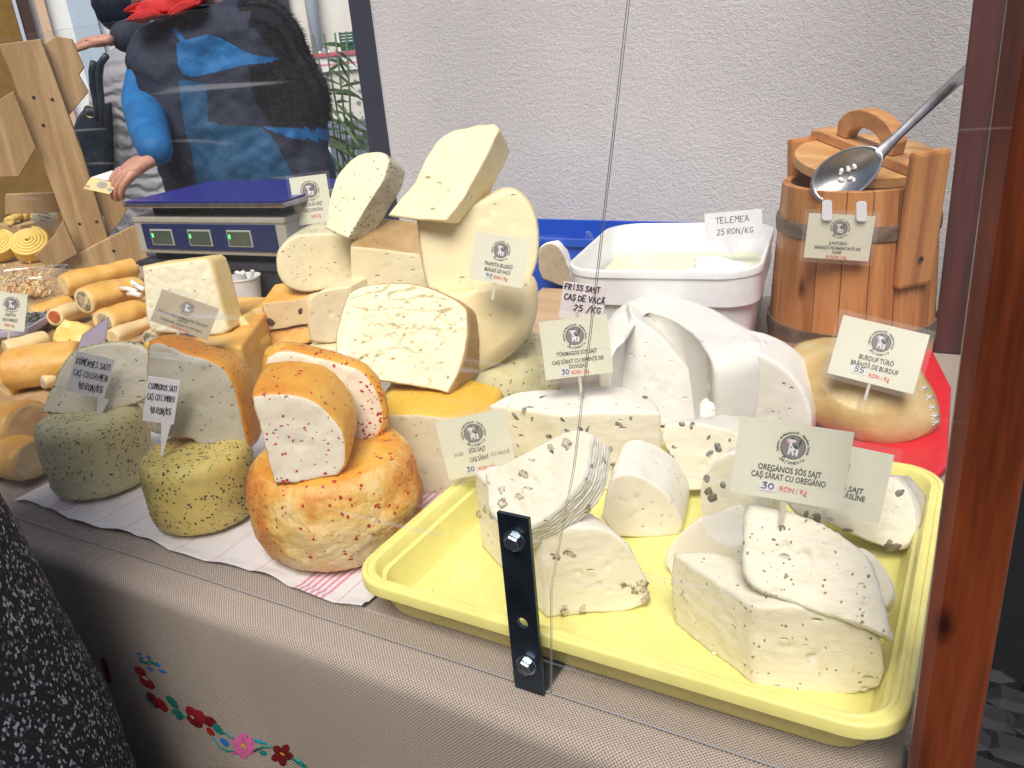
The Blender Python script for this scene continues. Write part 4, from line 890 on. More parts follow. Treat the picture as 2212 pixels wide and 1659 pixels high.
w2 = traced('cheese_wedge', 'b1', [(750, 690), (870, 625), (1000, 560), (1100, 500), (1200, 455), (1290, 430), (1375, 460), (1365, 580), (1330, 720), (1260, 810), (1190, 880), (1100, 960), (1000, 1010), (920, 1045), (830, 1085), (835, 990), (775, 905), (760, 800)], A, n, sax(A, 1180, 1040, 46, 34, .03), white_cut, white_rind, edge=.003, amp=.0012, freq=40, crumb=.0013, pits=16, ribs=.0052, rings=60, caps=9)
tag(w2, 'upper walnut cheese wedge with ribbed rind lying on the lower walnut wedge', 'cheese')
embed(w2, 'walnut_piece', 'b1', [(1030, 610), (985, 690), (975, 780), (1010, 770), (845, 785), (865, 860), (870, 965), (1140, 540), (1230, 520), (960, 820), (1440, 610), (1470, 760), (1420, 950), (1480, 950), (1360, 890), (1270, 1000)], .0040, m_walnut, flatn=.2, rough=.75)
# pumpkin-seed wedge: flat piece, top outline pushed down
w3 = loft('cheese_wedge', [PZ(*p, .108) for p in curve2(D('b1', [(1175, 345), (1030, 322), (890, 305), (775, 288), (860, 240), (960, 208), (1180, 195), (1350, 182), (1500, 172), (1650, 208), (1750, 270), (1780, 330), (1600, 335), (1400, 335)]))], V((0, 0, -.066)), white_rind, white_cut, white_cut, edge=.004, amp=.001, freq=40, crumb=.0008, rings=16)
tag(w3, 'pumpkin seed cheese wedge lying flat behind the walnut wedges', 'cheese')
embed(w3, 'pumpkin_seed', 'b1', [(985, 310), (1020, 300), (930, 355), (1030, 365), (920, 410), (1210, 378), (1535, 400), (1605, 372), (1320, 430), (1355, 425), (1240, 440), (945, 525), (1095, 238), (1320, 175), (1490, 545), (1690, 245), (970, 460), (1120, 470)], .0030, m_pump, flatn=.25, elong=2.1, rough=.3)
up3 = loft('cheese_block', [PZ(*p, .04) for p in D('b1', [(960, 540), (1490, 640), (1700, 470), (1100, 400)])], V((0, 0, -.0355)), white_cut, white_cut, edge=.004, amp=.001); tag(up3, 'white cheese slab beneath the pumpkin seed wedge', 'cheese')
A = PZ(1400, 1160, TF); n = nrm(30, 4)
w4 = traced('cheese_half', 'd', [(1318, 1040), (1335, 1026), (1360, 1024), (1395, 1036), (1432, 1060), (1460, 1098), (1474, 1135), (1466, 1158), (1400, 1162), (1330, 1160), (1300, 1120)], A, n, V((-.015, .072, .004)), cheese('white_cut_warm', (.74, .68, .56), (.83, .78, .67)), white_rind, edge=.003, amp=.0008, ribs=.0055, rings=50, pits=10, bulge=.02)
tag(w4, 'plain white cheese half with ribbed round back in the middle of the tray', 'cheese')
A = PZ(*D('b2', [(215, 580)])[0], .017); n = nrm(15, 20)
w5 = traced('cheese_wedge', 'b2', [(100, 310), (120, 252), (200, 242), (290, 246), (390, 265), (480, 300), (560, 340), (520, 480), (400, 560), (285, 575), (210, 578), (180, 470), (140, 390)], A, n, V((.03, .06, -.012)), white_cut, white_rind, edge=.003, amp=.001, crumb=.0006, pits=8)
tag(w5, 'white cheese wedge dotted with dark seeds in front of the grey-white half', 'cheese')
embed(w5, 'pumpkin_seed', 'b2', [(215, 255), (255, 262), (165, 362), (160, 410), (335, 320), (385, 370), (340, 395), (440, 330)], .0032, m_pump, flatn=.22, elong=1.9, rough=.3)
A = PZ(*D('b2', [(320, 822)])[0], .008); n = nrm(20, 6)
w6 = traced('cheese_wedge', 'b2', [(288, 585), (305, 530), (340, 460), (400, 400), (480, 385), (540, 480), (560, 640), (540, 780), (420, 830), (312, 822), (298, 700)], A, n, V((.02, .05, 0)), white_cut, white_rind, edge=.004, amp=.001, crumb=.0006)
tag(w6, 'slim white olive cheese wedge standing left of the upper oregano wedge', 'cheese'); embed(w6, 'olive_piece', 'b2', [(330, 520), (335, 580), (355, 615), (408, 545)], .0042, m_olive, flatn=.45)
A = PZ(*D('b2', [(160, 1000)])[0], TF); n = nrm(25, 18)
w7 = traced('cheese_wedge', 'b2', [(108, 930), (140, 850), (200, 780), (290, 712), (350, 800), (470, 850), (480, 960), (330, 1010), (190, 990), (155, 1008)], A, n, V((.03, .05, -.004)), cheese('white_cut_warm', (.74, .68, .56), (.83, .78, .67)), white_rind, edge=.004, amp=.001); tag(w7, 'low white cheese piece behind the lower oregano wedge', 'cheese')
A0, B0, n = floor_face(D('b2', [(565, 1525)])[0], D('b2', [(1080, 1580)])[0], TF, 5)
left = PZ(*D('b2', [(165, 1225)])[0], TF)
w8 = traced('cheese_wedge', 'b2', [(565, 1527), (552, 1400), (548, 1290), (568, 1150), (680, 1145), (800, 1150), (950, 1190), (1080, 1240), (1200, 1310), (1208, 1400), (1212, 1500), (1180, 1552), (1050, 1580), (880, 1612), (720, 1580)], A0, n, (left - A0), white_cut, white_cut, edge=.004, amp=.0012, freq=40, crumb=.0013, pits=18, rings=30, caps=9)
tag(w8, 'lower oregano cheese wedge standing at the front of the tray beside the post', 'cheese'); scatter(w8, 110, m_herb2, (.0006, .0020), 'herb_flecks', asp=1.7, seed=22)
A = PZ(*D('b2', [(560, 1052)])[0], .088); n = nrm(12, 40)
w9 = traced('cheese_wedge', 'b2', [(505, 800), (512, 700), (532, 642), (600, 650), (740, 680), (900, 742), (1040, 832), (1130, 930), (1180, 1050), (1212, 1180), (1242, 1310), (1160, 1275), (1080, 1242), (880, 1182), (700, 1112), (560, 1055), (510, 980), (500, 880)], A, n, sax(A, 1760, 1230, 4, 12, .045), white_cut, white_rind, edge=.004, amp=.001, freq=40, crumb=.0013, pits=12, ribs=.0055, rings=40, caps=9)
tag(w9, 'upper oregano cheese wedge with bright flat face resting on the lower one', 'cheese'); scatter(w9, 80, m_herb2, (.0006, .0020), 'herb_flecks', slots=(0,), asp=1.7, seed=23); embed(w9, 'olive_piece', 'b2', [(720, 995)], .0028, m_olive, flatn=.3)
A = PZ(*D('b2', [(1215, 1150)])[0], .05); n = nrm(20, 30)
w10 = traced('cheese_slice', 'b2', [(1060, 850), (1110, 868), (1180, 930), (1238, 1030), (1246, 1100), (1215, 1152), (1100, 1100), (980, 950)], A, n, V((0, .035, -.03)), white_cut, white_rind, edge=.003, amp=.0008); tag(w10, 'thin white cheese slice showing behind the upper oregano wedge', 'cheese')
A = PZ(*D('b2', [(1230, 862)])[0], .022); n = nrm(10, 34)
w11 = traced('cheese_wedge', 'b2', [(700, 620), (900, 560), (1100, 510), (1260, 500), (1335, 585), (1370, 700), (1362, 800), (1320, 852), (1230, 865), (1080, 812), (900, 730), (760, 690)], A, n, V((.01, .05, -.025)), white_cut, cheese('olive_grey_cut', (.52, .47, .42), (.72, .68, .62)), edge=.005, amp=.001, crumb=.0006)
tag(w11, 'white olive cheese wedge in the tray corner nearest the red platter', 'cheese'); embed(w11, 'olive_piece', 'b2', [(1225, 840), (1245, 860), (930, 745), (985, 770), (1040, 790), (1020, 775), (870, 710), (820, 690), (1270, 590)], .004, m_olive, flatn=.3, elong=1.7)

rnd = random.Random(21); bm = bmesh.new()
for k in range(70):
    x, y = rnd.uniform(TX0 + .04, TX1 - .04), rnd.uniform(TY0 + .035, TY1 - .05); r_ = rnd.choice((.0006, .0009, .0012, .002)); q_ = bmesh.ops.create_icosphere(bm, subdivisions=1, radius=r_)
    for v in q_['verts']: v.co = V((x + v.co.x * rnd.uniform(.8, 1.6), y + v.co.y, T + .0042 + max(0, v.co.z * .7 + r_ * .4)))
cb_ = from_bm(bm, 'cheese_crumbs', white_cut, None, True); cb_['kind'] = 'stuff'; cb_.parent = tray
# ------------------------------------------------------------------ fresh white cheeses behind the tray
beige_cut = cheese('beige_fresh_cut', (.66, .60, .50), (.74, .68, .58), bump=.3)
apx, epx = (1388, 668), (1545, 772)
bpts = [apx, (1440, 682), (1485, 708), (1520, 738), epx, (1585, 768), (1630, 758), (1665, 742), (1655, 718), (1600, 686), (1535, 652), (1470, 634), (1400, 628), (1350, 640), (1312, 668), (1292, 705), (1294, 742), (1318, 752), (1362, 692)]
big = loft('whole_cheese', [PZ(*p, .135) for p in curve2(bpts)], V((0, 0, -.133)), fresh, fresh, edge=.024, edge_b=.008, bulge=.02, amp=.0012, freq=20, rings=14)
P_, Q_ = PZ(*apx, .135), PZ(*epx, .135); dn = (Q_ - P_).cross(V((0, 0, 1))).normalized()
big.data.materials[2] = beige_cut
for pl_ in big.data.polygons:
    c_ = pl_.center; u_ = (c_ - P_).dot((Q_ - P_).normalized()) / (Q_ - P_).length
    if abs((c_ - P_).dot(dn)) < .011 and -.02 < u_ < .95 and c_.z < T + .124: pl_.material_index = 2
tag(big, 'large fresh white cheese wheel with a wedge cut out behind the tray', 'cheese')
A = PZ(*D('z6', [(1100, 1560)])[0], .022); n = nrm(22, 20)
f1 = traced('cheese_wedge', 'z6', [(895, 918), (1000, 990), (1120, 1085), (1200, 1190), (1290, 1290), (1340, 1400), (1390, 1480), (1350, 1640), (1100, 1660), (770, 1560), (775, 1400), (800, 1250), (850, 1080)], A, n, V((-.03, .06, 0)), fresh, fresh, edge=.004, amp=.0008, crumb=.0007, pits=40); tag(f1, 'tall pointed white cheese wedge leaning against the large fresh wheel', 'cheese'); scatter(f1, 30, m_herb2, (.0006, .0016), 'herb_flecks', slots=(0,), seed=25)
A = PZ(*D('z6', [(1700, 1660)])[0], .035); n = nrm(14, 10)
f2 = traced('cheese_half', 'z6', [(1470, 1140), (1540, 1125), (1680, 1150), (1800, 1200), (1900, 1262), (2000, 1370), (2060, 1480), (2088, 1620), (2080, 1740), (1800, 1780), (1520, 1760), (1450, 1560), (1395, 1420), (1405, 1340), (1432, 1230)], A, n, V((.0, .07, 0)), cheese('grey_white_cut', (.68, .65, .57), (.78, .75, .68), bump=.3), fresh, edge=.005, amp=.0008, crumb=.0005, pits=20); tag(f2, 'broad grey-white cheese half with smooth cut face in front of the bladder cheese', 'cheese')
A = PZ(*D('z6', [(1400, 1640)])[0], .05); n = nrm(14, 30)
f3 = traced('cheese_crumb', 'z6', [(1340, 1490), (1390, 1455), (1440, 1500), (1470, 1590), (1450, 1640), (1330, 1640)], A, n, V((0, .02, -.045)), fresh, fresh, edge=.004, amp=.002, freq=120, crumb=.001); tag(f3, 'crumbled white cheese lump between pointed wedge and grey-white half', 'cheese')

# ================================================================== RIGHT REAR: bladder cheese, red platter, tubs
rp = [PZ(*p, .012) for p in ((1985, 700), (2055, 836), (2046, 1006), (2000, 1046), (1900, 1010), (1700, 940), (1690, 800), (1800, 720))]
platter = loft('red_platter', rp, V((0, 0, -.011)), red_pl, red_pl, edge=.003, amp=0, res=80); tag(platter, 'red plastic octagonal platter under the bladder cheese', 'platter')
A = PZ(1850, 960, .02); n = nrm(18, 48)
bf = traced('bladder_cheese', 'b3', [(255, 500), (300, 410), (370, 350), (450, 300), (600, 258), (760, 248), (950, 270), (1150, 335), (1300, 420), (1430, 550), (1510, 690), (1560, 860), (1552, 960), (1440, 1060), (1300, 1115), (1150, 1140), (950, 1120), (700, 1030), (500, 900), (330, 700)], A, n, V((-.005, .085, -.035)), burduf_m, burduf_m, edge=.042, edge_b=.03, amp=.004, freq=14, taper=.92, caps=14, res=120, cap_dome=.022)
tag(bf, 'tan bladder-wrapped cheese with white cross stitches on the red platter', 'cheese')
thread_w = flat('white_thread', (.75, .75, .78), rough=.7, bump=0)
for x, y in ((1428, 668), (1470, 740), (1495, 820), (1515, 885), (1522, 935)):
    for dx, dy in ((26, 22), (26, -24), (34, 0)):
        q = []
        for s in (-1, -.3, .3, 1):
            co, nn = spot(bf, *D('b3', [(x + dx * s, y + dy * s)])[0])
            if co: q.append(co + nn * .0009)
        if len(q) >= 2: tube('stitch', q, .0006, thread_w, bf, seg=5)
# white tub with brine cheese
TC = V((-.455, 1.335, T)); TR_ = R_(9)
tubo = tub_shell('plastic_tub', TC.x, TC.y, T + .0006, .305, .345, .168, .055, white_pl, lip=.006, slope=.012, th=.002, rot=TR_, step=True)
tag(tubo, 'white plastic tub with rounded corners holding brined cheese', 'tub')
M = Matrix.Translation((TC.x, TC.y, T + .118)) @ Matrix.Rotation(TR_, 4, 'Z')
wr = []
for cx, cy, a in ((.09, -.11, -90), (.09, .11, 0), (-.09, .11, 90), (-.09, -.11, 180)): wr += [M @ V((cx + .042 * math.cos(R_(a + 15 * k)), cy + .042 * math.sin(R_(a + 15 * k)), 0)) for k in range(7)]
whey = loft('whey', wr, V((0, 0, -.10)), flat('whey', (.66, .68, .45), rough=.08, bump=0, sss=.2), flat('whey', (.66, .68, .45)), edge=.001, amp=0, res=40); tag(whey, 'pale yellow whey standing in the white tub', 'whey')
A = PZ(1560, 600, .118); n = nrm(15, 55)
tl = traced('cheese_block', 'z6', [(1170, 645), (1240, 605), (1310, 600), (1300, 530), (1330, 515), (1420, 510), (1560, 535), (1680, 560), (1690, 620), (1600, 660), (1400, 672)], A, n, V((0, .03, -.05)), fresh, fresh, edge=.008, amp=.003, freq=70, crumb=.001, caps=10); tag(tl, 'lumpy white brined cheese block rising from the whey', 'cheese')
# blue crate, board and wrapped cheese behind
crt = empty('plastic_crate', (-.78, 1.60, T)); tag(crt, 'blue plastic crate against the plaster wall behind the white tub', 'crate')
for nm, c, s in (('side_wall', (-.78, 1.52, T + .064), (.50, .006, .124)), ('side_wall', (-.78, 1.70, T + .064), (.50, .006, .124)), ('end_wall', (-1.03, 1.61, T + .064), (.006, .174, .124)), ('end_wall', (-.53, 1.61, T + .064), (.006, .174, .124)), ('crate_floor', (-.78, 1.61, T + .006), (.49, .17, .006)), ('rim', (-.78, 1.514, T + .119), (.51, .006, .016))): box(nm, c, s, blue_pl, crt, bev=.0015)
q = [PZ(*p, .03) for p in ((1165, 615), (1330, 610), (1330, 690), (1195, 672))]
brd = loft('cutting_board', [V((-.80, 1.49, T + .028)), V((-.58, 1.49, T + .028)), V((-.55, 1.20, T + .028)), V((-.74, 1.20, T + .028))], V((0, 0, -.027)), wood('beech', (.50, .33, .18), (.64, .45, .27), along='x', knots=False), wood('beech', (.5, .33, .18), (.64, .45, .27)), edge=.003, amp=0, res=60); tag(brd, 'beech cutting board under the wrapped cheese end', 'board')
A = PZ(1210, 622, .029); n = nrm(42, 4)
wc = traced('cheese_half', 'z6', [(268, 470), (300, 440), (340, 428), (390, 445), (430, 490), (460, 560), (490, 640), (500, 735), (400, 715), (290, 670), (265, 600)], A, n, sax(A, 1200, 560, 62, -6, .07), cheese('shaded_cream_cut', (.40, .33, .23), (.47, .40, .29)), fresh, edge=.006, amp=.001, bulge=.05, ribs=0); tag(wc, 'end of a white cheese in film wrap on the cutting board', 'cheese')  # cut face colour darkened to hold the shade it lies in
film = traced('film_twist', 'z6', [(575, 420), (590, 360), (605, 375), (630, 430), (610, 440)], PZ(1265, 530, .11), nrm(30, 0), V((.004, .008, 0)), clearbox, clearbox, edge=.001, amp=.001, res=30); keep_parent(film, wc)

# ------------------------------------------------------------------ pine barrel
BC = V((-.178, 1.385, T)); BH, RB, RT = .268, .128, .113
br = empty('wooden_barrel', BC); tag(br, 'varnished pine stave barrel with dark wooden hoops and a lid', 'barrel')
NS = 20
def stave(k):
    bm = bmesh.new(); d = 6.2832 / NS; a0, a1 = (k + .012) * d, (k + .988) * d; rows = []
    for z, ro in ((0, RB), (BH * .5, (RB + RT) / 2 + .001), (BH, RT)):
        th = .0125; rows.append([[bm.verts.new(((ro - t) * math.cos(a0 + (a1 - a0) * j / 4), (ro - t) * math.sin(a0 + (a1 - a0) * j / 4), z)) for j in range(5)] for t in (0, th)])
    for (o0, i0), (o1, i1) in zip(rows, rows[1:]):
        for j in range(4): bm.faces.new((o0[j], o0[j + 1], o1[j + 1], o1[j])); bm.faces.new((i0[j + 1], i0[j], i1[j], i1[j + 1]))
        for j in (0, 4): bm.faces.new((o0[j], o1[j], i1[j], i0[j]))
    for (o0, i0) in (rows[0], rows[-1]):
        for j in range(4): bm.faces.new((o0[j], i0[j], i0[j + 1], o0[j + 1]))
    bmesh.ops.recalc_face_normals(bm, faces=bm.faces); bmesh.ops.bevel(bm, geom=[e for e in bm.edges if e.calc_face_angle(0) > 1], offset=.0008, segments=1, affect='EDGES')
    o = from_bm(bm, 'stave', pine); o.location = BC + V((0, 0, .001)); keep_parent(o, br)
for k in range(NS): stave(k)
lathe('barrel_bottom', [(0, .012), (RB - .013, .012), (RB - .013, .022), (0, .022)], pine, BC, br)
for z, w_ in ((.045, .022), (.208, .022)):
    ro = RB + (RT - RB) * z / BH; lathe('hoop', [(ro - .001, z - w_ / 2), (ro + .004, z - w_ / 2), (ro + .0045, z), (ro + .0035, z + w_ / 2), (ro - .0015, z + w_ / 2)], hoop_m, BC, br, seg=64)
lathe('cheese_curd', [(0, .19), (RT - .0135, .188), (RT - .0135, .10), (0, .10)], white_cut, BC, br)
ea = math.atan2(PY(1992, 448, 1.30).y - BC.y, PY(1992, 448, 1.30).x - BC.x)
for s, zz in ((0, .0), (math.pi, .03)):
    a = ea + s; dr = V((math.cos(a), math.sin(a), 0)); c = BC + dr * (RT + .0155) + V((0, 0, .225))
    ear = box('ear', c, (.062, .016, .195), pine, br, rot=(R_(3), 0, a + R_(90)), bev=.006)
    if s == 0:
        for dz in (-.055, .03): lathe('screw', [(0, 0), (.004, 0), (.004, .0008), (.001, .0012), (0, .0012)], black_m, c + dr * .0078 + V((0, 0, dz)), br, seg=12).rotation_euler = (R_(90), 0, a + R_(90))
# lid tilted towards the front, crossbar and arched handle
lc = PY(1870, 354, BC.y + .045)
ML = Matrix.Translation(lc) @ Matrix.Rotation(R_(11), 4, V((math.cos(.6), math.sin(.6), 0)))
lid = empty('lid', BC); keep_parent(lid, br)
for k in range(4):
    y0, y1 = -.108 + k * .054, -.108 + (k + 1) * .054 - .0006; R2 = .108; pts = []
    for i in range(13):
        y = y0 + (y1 - y0) * i / 12; pts.append((math.sqrt(max(R2 * R2 - y * y, 1e-5)), y))
    pts += [(-x, y) for x, y in pts[::-1]]
    bm = bmesh.new(); RZ = Matrix.Rotation(ea + R_(90), 4, 'Z'); f = bm.faces.new([bm.verts.new(ML @ RZ @ V((x, y, 0))) for x, y in pts]); r = bmesh.ops.extrude_face_region(bm, geom=[f]); up = (ML.to_3x3() @ V((0, 0, 1)))
    for v in r['geom']:
        if isinstance(v, bmesh.types.BMVert): v.co += up * .014
    bmesh.ops.recalc_face_normals(bm, faces=bm.faces); from_bm(bm, 'lid_plank', wood('pine_plank_l', (.50, .24, .085), (.68, .40, .16), along='x', rough=.45, scale=9, knots=False), lid)
def inlid(name, prof2d, yth, z0, m):
    bm = bmesh.new(); RZ = Matrix.Rotation(ea, 4, 'Z'); f = bm.faces.new([bm.verts.new(ML @ RZ @ V((x, -yth / 2, z0 + z))) for x, z in prof2d]); r = bmesh.ops.extrude_face_region(bm, geom=[f]); dv = (ML @ RZ).to_3x3() @ V((0, yth, 0))
    for v in r['geom']:
        if isinstance(v, bmesh.types.BMVert): v.co += dv
    bmesh.ops.recalc_face_normals(bm, faces=bm.faces); bmesh.ops.bevel(bm, geom=list(bm.edges), offset=.0015, segments=1, affect='EDGES'); return from_bm(bm, name, m, lid)
inlid('crossbar', [(-.118, 0), (.118, 0), (.118, .012), (.10, .016), (-.10, .016), (-.118, .012)], .036, .0145, pine_side)
hp = [(-.062, 0), (-.04, 0)] + [(-.04 * math.cos(R_(t)), .026 * math.sin(R_(t))) for t in range(15, 180, 15)] + [(.04, 0), (.062, 0), (.064, .02)] + [(.062 * math.cos(R_(t)), .018 + .034 * math.sin(R_(t))) for t in range(15, 180, 15)] + [(-.064, .02)]
inlid('handle', hp, .024, .031, pine_side)
# serving spoon leaning over the rim
b0 = PY(1828, 375, 1.284); h0, h1_ = PY(1893, 336, 1.29), PY(2110, 136, 1.47)
sp_ = empty('serving_spoon', b0); tag(sp_, 'large steel serving spoon with crumbs lying across the barrel lid', 'spoon')
ax = (h0 - b0).normalized(); vn = (nrm(12, 24) - ax * nrm(12, 24).dot(ax)).normalized(); sd_ = vn.cross(ax)
bm = bmesh.new(); rows = []; a_, b_ = .052, .033
for k in range(0, 9):
    rr = k / 8; rows.append([bm.verts.new(b0 + ax * (a_ * rr * math.cos(6.2832 * j / 40)) + sd_ * (b_ * rr * math.sin(6.2832 * j / 40) * (1 - .12 * math.cos(6.2832 * j / 40))) - vn * (.017 * (1 - rr * rr))) for j in range(40)])
for A_, B_ in zip(rows, rows[1:]):
    for j in range(40): bm.faces.new((A_[j], B_[j], B_[(j + 1) % 40], A_[(j + 1) % 40]))
bmesh.ops.remove_doubles(bm, verts=bm.verts, dist=1e-6); bmesh.ops.solidify(bm, geom=list(bm.faces), thickness=.0012)
from_bm(bm, 'bowl', steel, sp_, True)
bm = bmesh.new(); prev = None; L = 16; s0 = b0 + ax * (a_ * .9) - vn * .001
for k in range(L + 1):
    u = k / L; p = s0.lerp(h1_, u) + vn * .010 * math.sin(math.pi * u); w_ = .0105 - .0045 * min(1, u * 5) + .004 * u; t_ = .0024
    ring = [bm.verts.new(p + sd_ * w_ * a + vn * t_ * b) for a, b in ((-1, -.4), (-.6, 1), (.6, 1), (1, -.4), (0, -1))]
    if prev:
        for j in range(5): bm.faces.new((prev[j], prev[(j + 1) % 5], ring[(j + 1) % 5], ring[j]))
    prev = ring
bmesh.ops.recalc_face_normals(bm, faces=bm.faces); from_bm(bm, 'handle', steel, sp_, True)
rnd = random.Random(5)
for k in range(9):
    p = b0 + ax * rnd.uniform(-.012, .014) + sd_ * rnd.uniform(-.012, .012) - vn * .0145; nut('cheese_crumb', sp_, p, vn, rnd.uniform(.0018, .0036), fresh, seed=k)
for o in [o for o in C.objects if o.name.startswith('cheese_crumb') and o.parent == sp_]: o.parent = None; keep_parent(o, sp_)

# ================================================================== LEFT: scale, rack, smoked cheeses
A, B = PZ(305, 546, .155), PZ(628, 556, .155); u = (B - A); u.z = 0; SWD = u.length; u.normalize(); v = V((-u.y, u.x, 0)); ROTZ = math.atan2(u.y, u.x)
SM = Matrix.Translation(A) @ Matrix.Rotation(ROTZ, 4, 'Z')
def sbox(name, x, y, z, sx, sy, sz, m, par, bev=.002, tilt=0): return box(name, SM @ V((x + sx / 2, y + sy / 2, z + sz / 2)), (sx, sy, sz), m, par, rot=(tilt, 0, ROTZ), bev=bev)
scl = empty('weighing_scale', A); tag(scl, 'silver price scale with blue plate and three green displays', 'scale')
silver = flat('silver_plastic', (.40, .40, .36), rough=.4); blue_plate = flat('blue_plate', (.02, .02, .22), rough=.35, bump=.02); lcd = flat('lcd', (.07, .10, .075), rough=.2, bump=0)
W_ = SWD
bdy = sbox('body', 0, 0, 0, W_, .26, .074, silver, scl, bev=.004); sbox('upper_lip', -.001, -.002, .066, W_ + .002, .05, .012, silver, bdy, bev=.003)
pn = sbox('display_panel', .024, -.003, .010, W_ - .048, .006, .054, flat('navy_panel', (.012, .025, .11), rough=.3, bump=0), scl, bev=.001)
em, nt_, p_ = newmat('green_led'); p_.inputs['Emission Color'].default_value = (.05, 1, .15, 1); p_.inputs['Emission Strength'].default_value = 3; p_.inputs['Base Color'].default_value = (.05, .6, .1, 1)
for k in range(3):
    x = .050 + k * (W_ - .10) / 2.9; sbox('display_frame', x - .003, -.0045, .019, .063, .004, .034, flat('frame_grey', (.42, .45, .42), bump=0), pn, bev=.0008); sc = sbox('display', x, -.0056, .022, .057, .004, .028, lcd, pn, bev=.0004); sbox('led', x + .003, -.0062, .036, .003, .003, .008, em, sc, bev=.0004)
sbox('hopper', .03, .03, .078, W_ - .06, .20, .020, black_m, scl, bev=.004)
sbox('plate_rim', -.004, -.012, .0985, W_ + .02, .262, .010, steel, scl, bev=.003); sbox('plate', .0, -.008, .109, W_ + .012, .254, .003, blue_plate, scl, bev=.001)
for x, y in ((.02, .02), (W_ - .05, .02), (.02, .2), (W_ - .05, .2)): sbox('foot', x, y, -.016, .03, .03, .016, black_m, scl, bev=.002)
crt2 = empty('supply_box', A); tag(crt2, 'dark box carrying the weighing scale', 'box')
sbox('box_body', -.01, .0, -.016 - (.155 - .0165), W_ + .06, .25, .1375, flat('dark_box', (.02, .022, .03), rough=.6), crt2, bev=.004); sbox('box_lid', -.014, -.004, -.0295, W_ + .068, .258, .0130, flat('dark_box_lid', (.03, .03, .04), rough=.5), crt2, bev=.002)

# wooden rack: planks cut with pointed ends on a tall upright
A = PZ(180, 560, .035); n = nrm(52, 0)
rk = empty('display_rack', A - V((0, 0, .035))); tag(rk, 'pale spruce display rack with pointed shelf arms and a long foot', 'rack')
RW = lambda name, key, pts, off, th: plank(name, key, pts, A + n * off, n, th, rack_wood, rk)
RW('upright', 'd', [(-4, 96), (88, 84), (178, 330), (235, 520), (165, 550), (82, 322), (20, 150)], 0, .03)
RW('shelf_arm', 'r1', [(360, 560), (620, 400), (800, 430), (935, 750), (875, 830), (985, 1020), (860, 1165), (740, 1310), (300, 1330)], -.031, .025)
RW('shelf_arm', 'r1', [(-200, 1230), (150, 1010), (400, 1640), (210, 1960), (-200, 1970)], .027, .025)
RW('shelf_arm', 'r2', [(840, 520), (980, 400), (1230, 430), (1420, 650), (1330, 820), (1200, 980), (1150, 740), (900, 760)], -.031, .022)
RW('foot', 'r2', [(640, 1290), (1000, 1090), (1480, 850), (1530, 870), (1640, 1200), (1540, 1250), (900, 1330), (690, 1360)], .022, .02)
RW('slope_board', 'r2', [(380, 1190), (600, 960), (700, 780), (860, 1150), (640, 1290), (560, 1330)], .05, .02)
RW('back_board', 'r2', [(60, 500), (600, 480), (690, 700), (60, 720)], -.10, .02)
for x, y in ((374, 1083), (580, 1106), (480, 1392)):
    p = PP(x * .1945, y * .1945, A + n * .0005, n); lathe('screw', [(0, 0), (.0045, 0), (.004, .0008), (0, .0006)], black_m, p, rk, seg=12).rotation_euler = n.to_track_quat('Z', 'Y').to_euler()
for x, y in ((884, 830), (1075, 806), (1264, 1128)):
    p = PP(x * .1945, 322.6 + y * .1945, A + n * .0225, n); lathe('screw', [(0, 0), (.0045, 0), (.004, .0008), (0, .0006)], black_m, p, rk, seg=12).rotation_euler = n.to_track_quat('Z', 'Y').to_euler()
# crate that lifts the smoked cheeses
stp = box('display_crate', (-1.75, 1.02, T + .034), (1.12, .46, .066), rack_wood, rot=None); tag(stp, 'low wooden crate carrying the smoked cheese logs', 'crate')
stp2 = box('wooden_board', (-1.49, .715, T + .021), (.50, .14, .040), rack_wood); tag(stp2, 'thick wooden board under the thick orange smoked log', 'board')
stp3 = box('wooden_crate', (-2.52, 1.42, T + .019), (.42, .34, .036), rack_wood); tag(stp3, 'flat wooden crate carrying the coiled yellow cheeses', 'crate')
stp4 = box('wooden_block', (-2.68, 1.54, T + .0775), (.15, .13, .078), rack_wood); tag(stp4, 'wooden block carrying the braided golden cheese knots', 'block')
GL = 'smoked cheese logs piled at the left end of the stall'
def log(label, key, a, b, za, zb, r, m=smoked, end=smoked_pale, flatz=.78, seed=0, fill=None, k=16, hole=False):
    P, Q = PZ(*D(key, [a])[0], za), PZ(*D(key, [b])[0], zb); ax = Q - P; d = ax.normalized(); s = d.cross(V((0, 0, 1))).normalized(); up = s.cross(d)
    ring = [P + s * (r * math.cos(6.2832 * i / 28)) + up * (r * flatz * math.sin(6.2832 * i / 28)) for i in range(28)]
    o = loft('smoked_log', ring, ax, end, m, end, res=36, edge=r * .18, amp=.0045, freq=17, bulge=.05, taper=.9, rings=20, seed=seed + 11)
    tag(o, label, 'cheese', GL)
    if fill:
        ring2 = [P - d * .0008 + s * (r * .62 * math.cos(6.2832 * i / 20)) + up * (r * .55 * math.sin(6.2832 * i / 20)) for i in range(20)]
        f = loft('filling', ring2, d * .004, fill, fill, res=20, edge=.0006, amp=.001, freq=200, rings=2); keep_parent(f, o)
    return o
log('smoked cheese log at the foot of the spruce rack, smooth closed end', 'z3', (490, 840), (1060, 690), .100, .105, .031, seed=1)
log('smoked cheese log with dark herb filling in its open end', 'z3', (650, 960), (1080, 850), .125, .12, .034, fill=filling, seed=2, m=smoked)
log('smoked cheese log with pale stuffed end beside the mauve sign', 'z3', (805, 1130), (1160, 1020), .105, .10, .030, fill=filling, seed=3)
log('slim pale cheese log behind the caraway cheese half', 'z3', (870, 1240), (1180, 1120), .10, .10, .017, m=smoked_pale, seed=4)
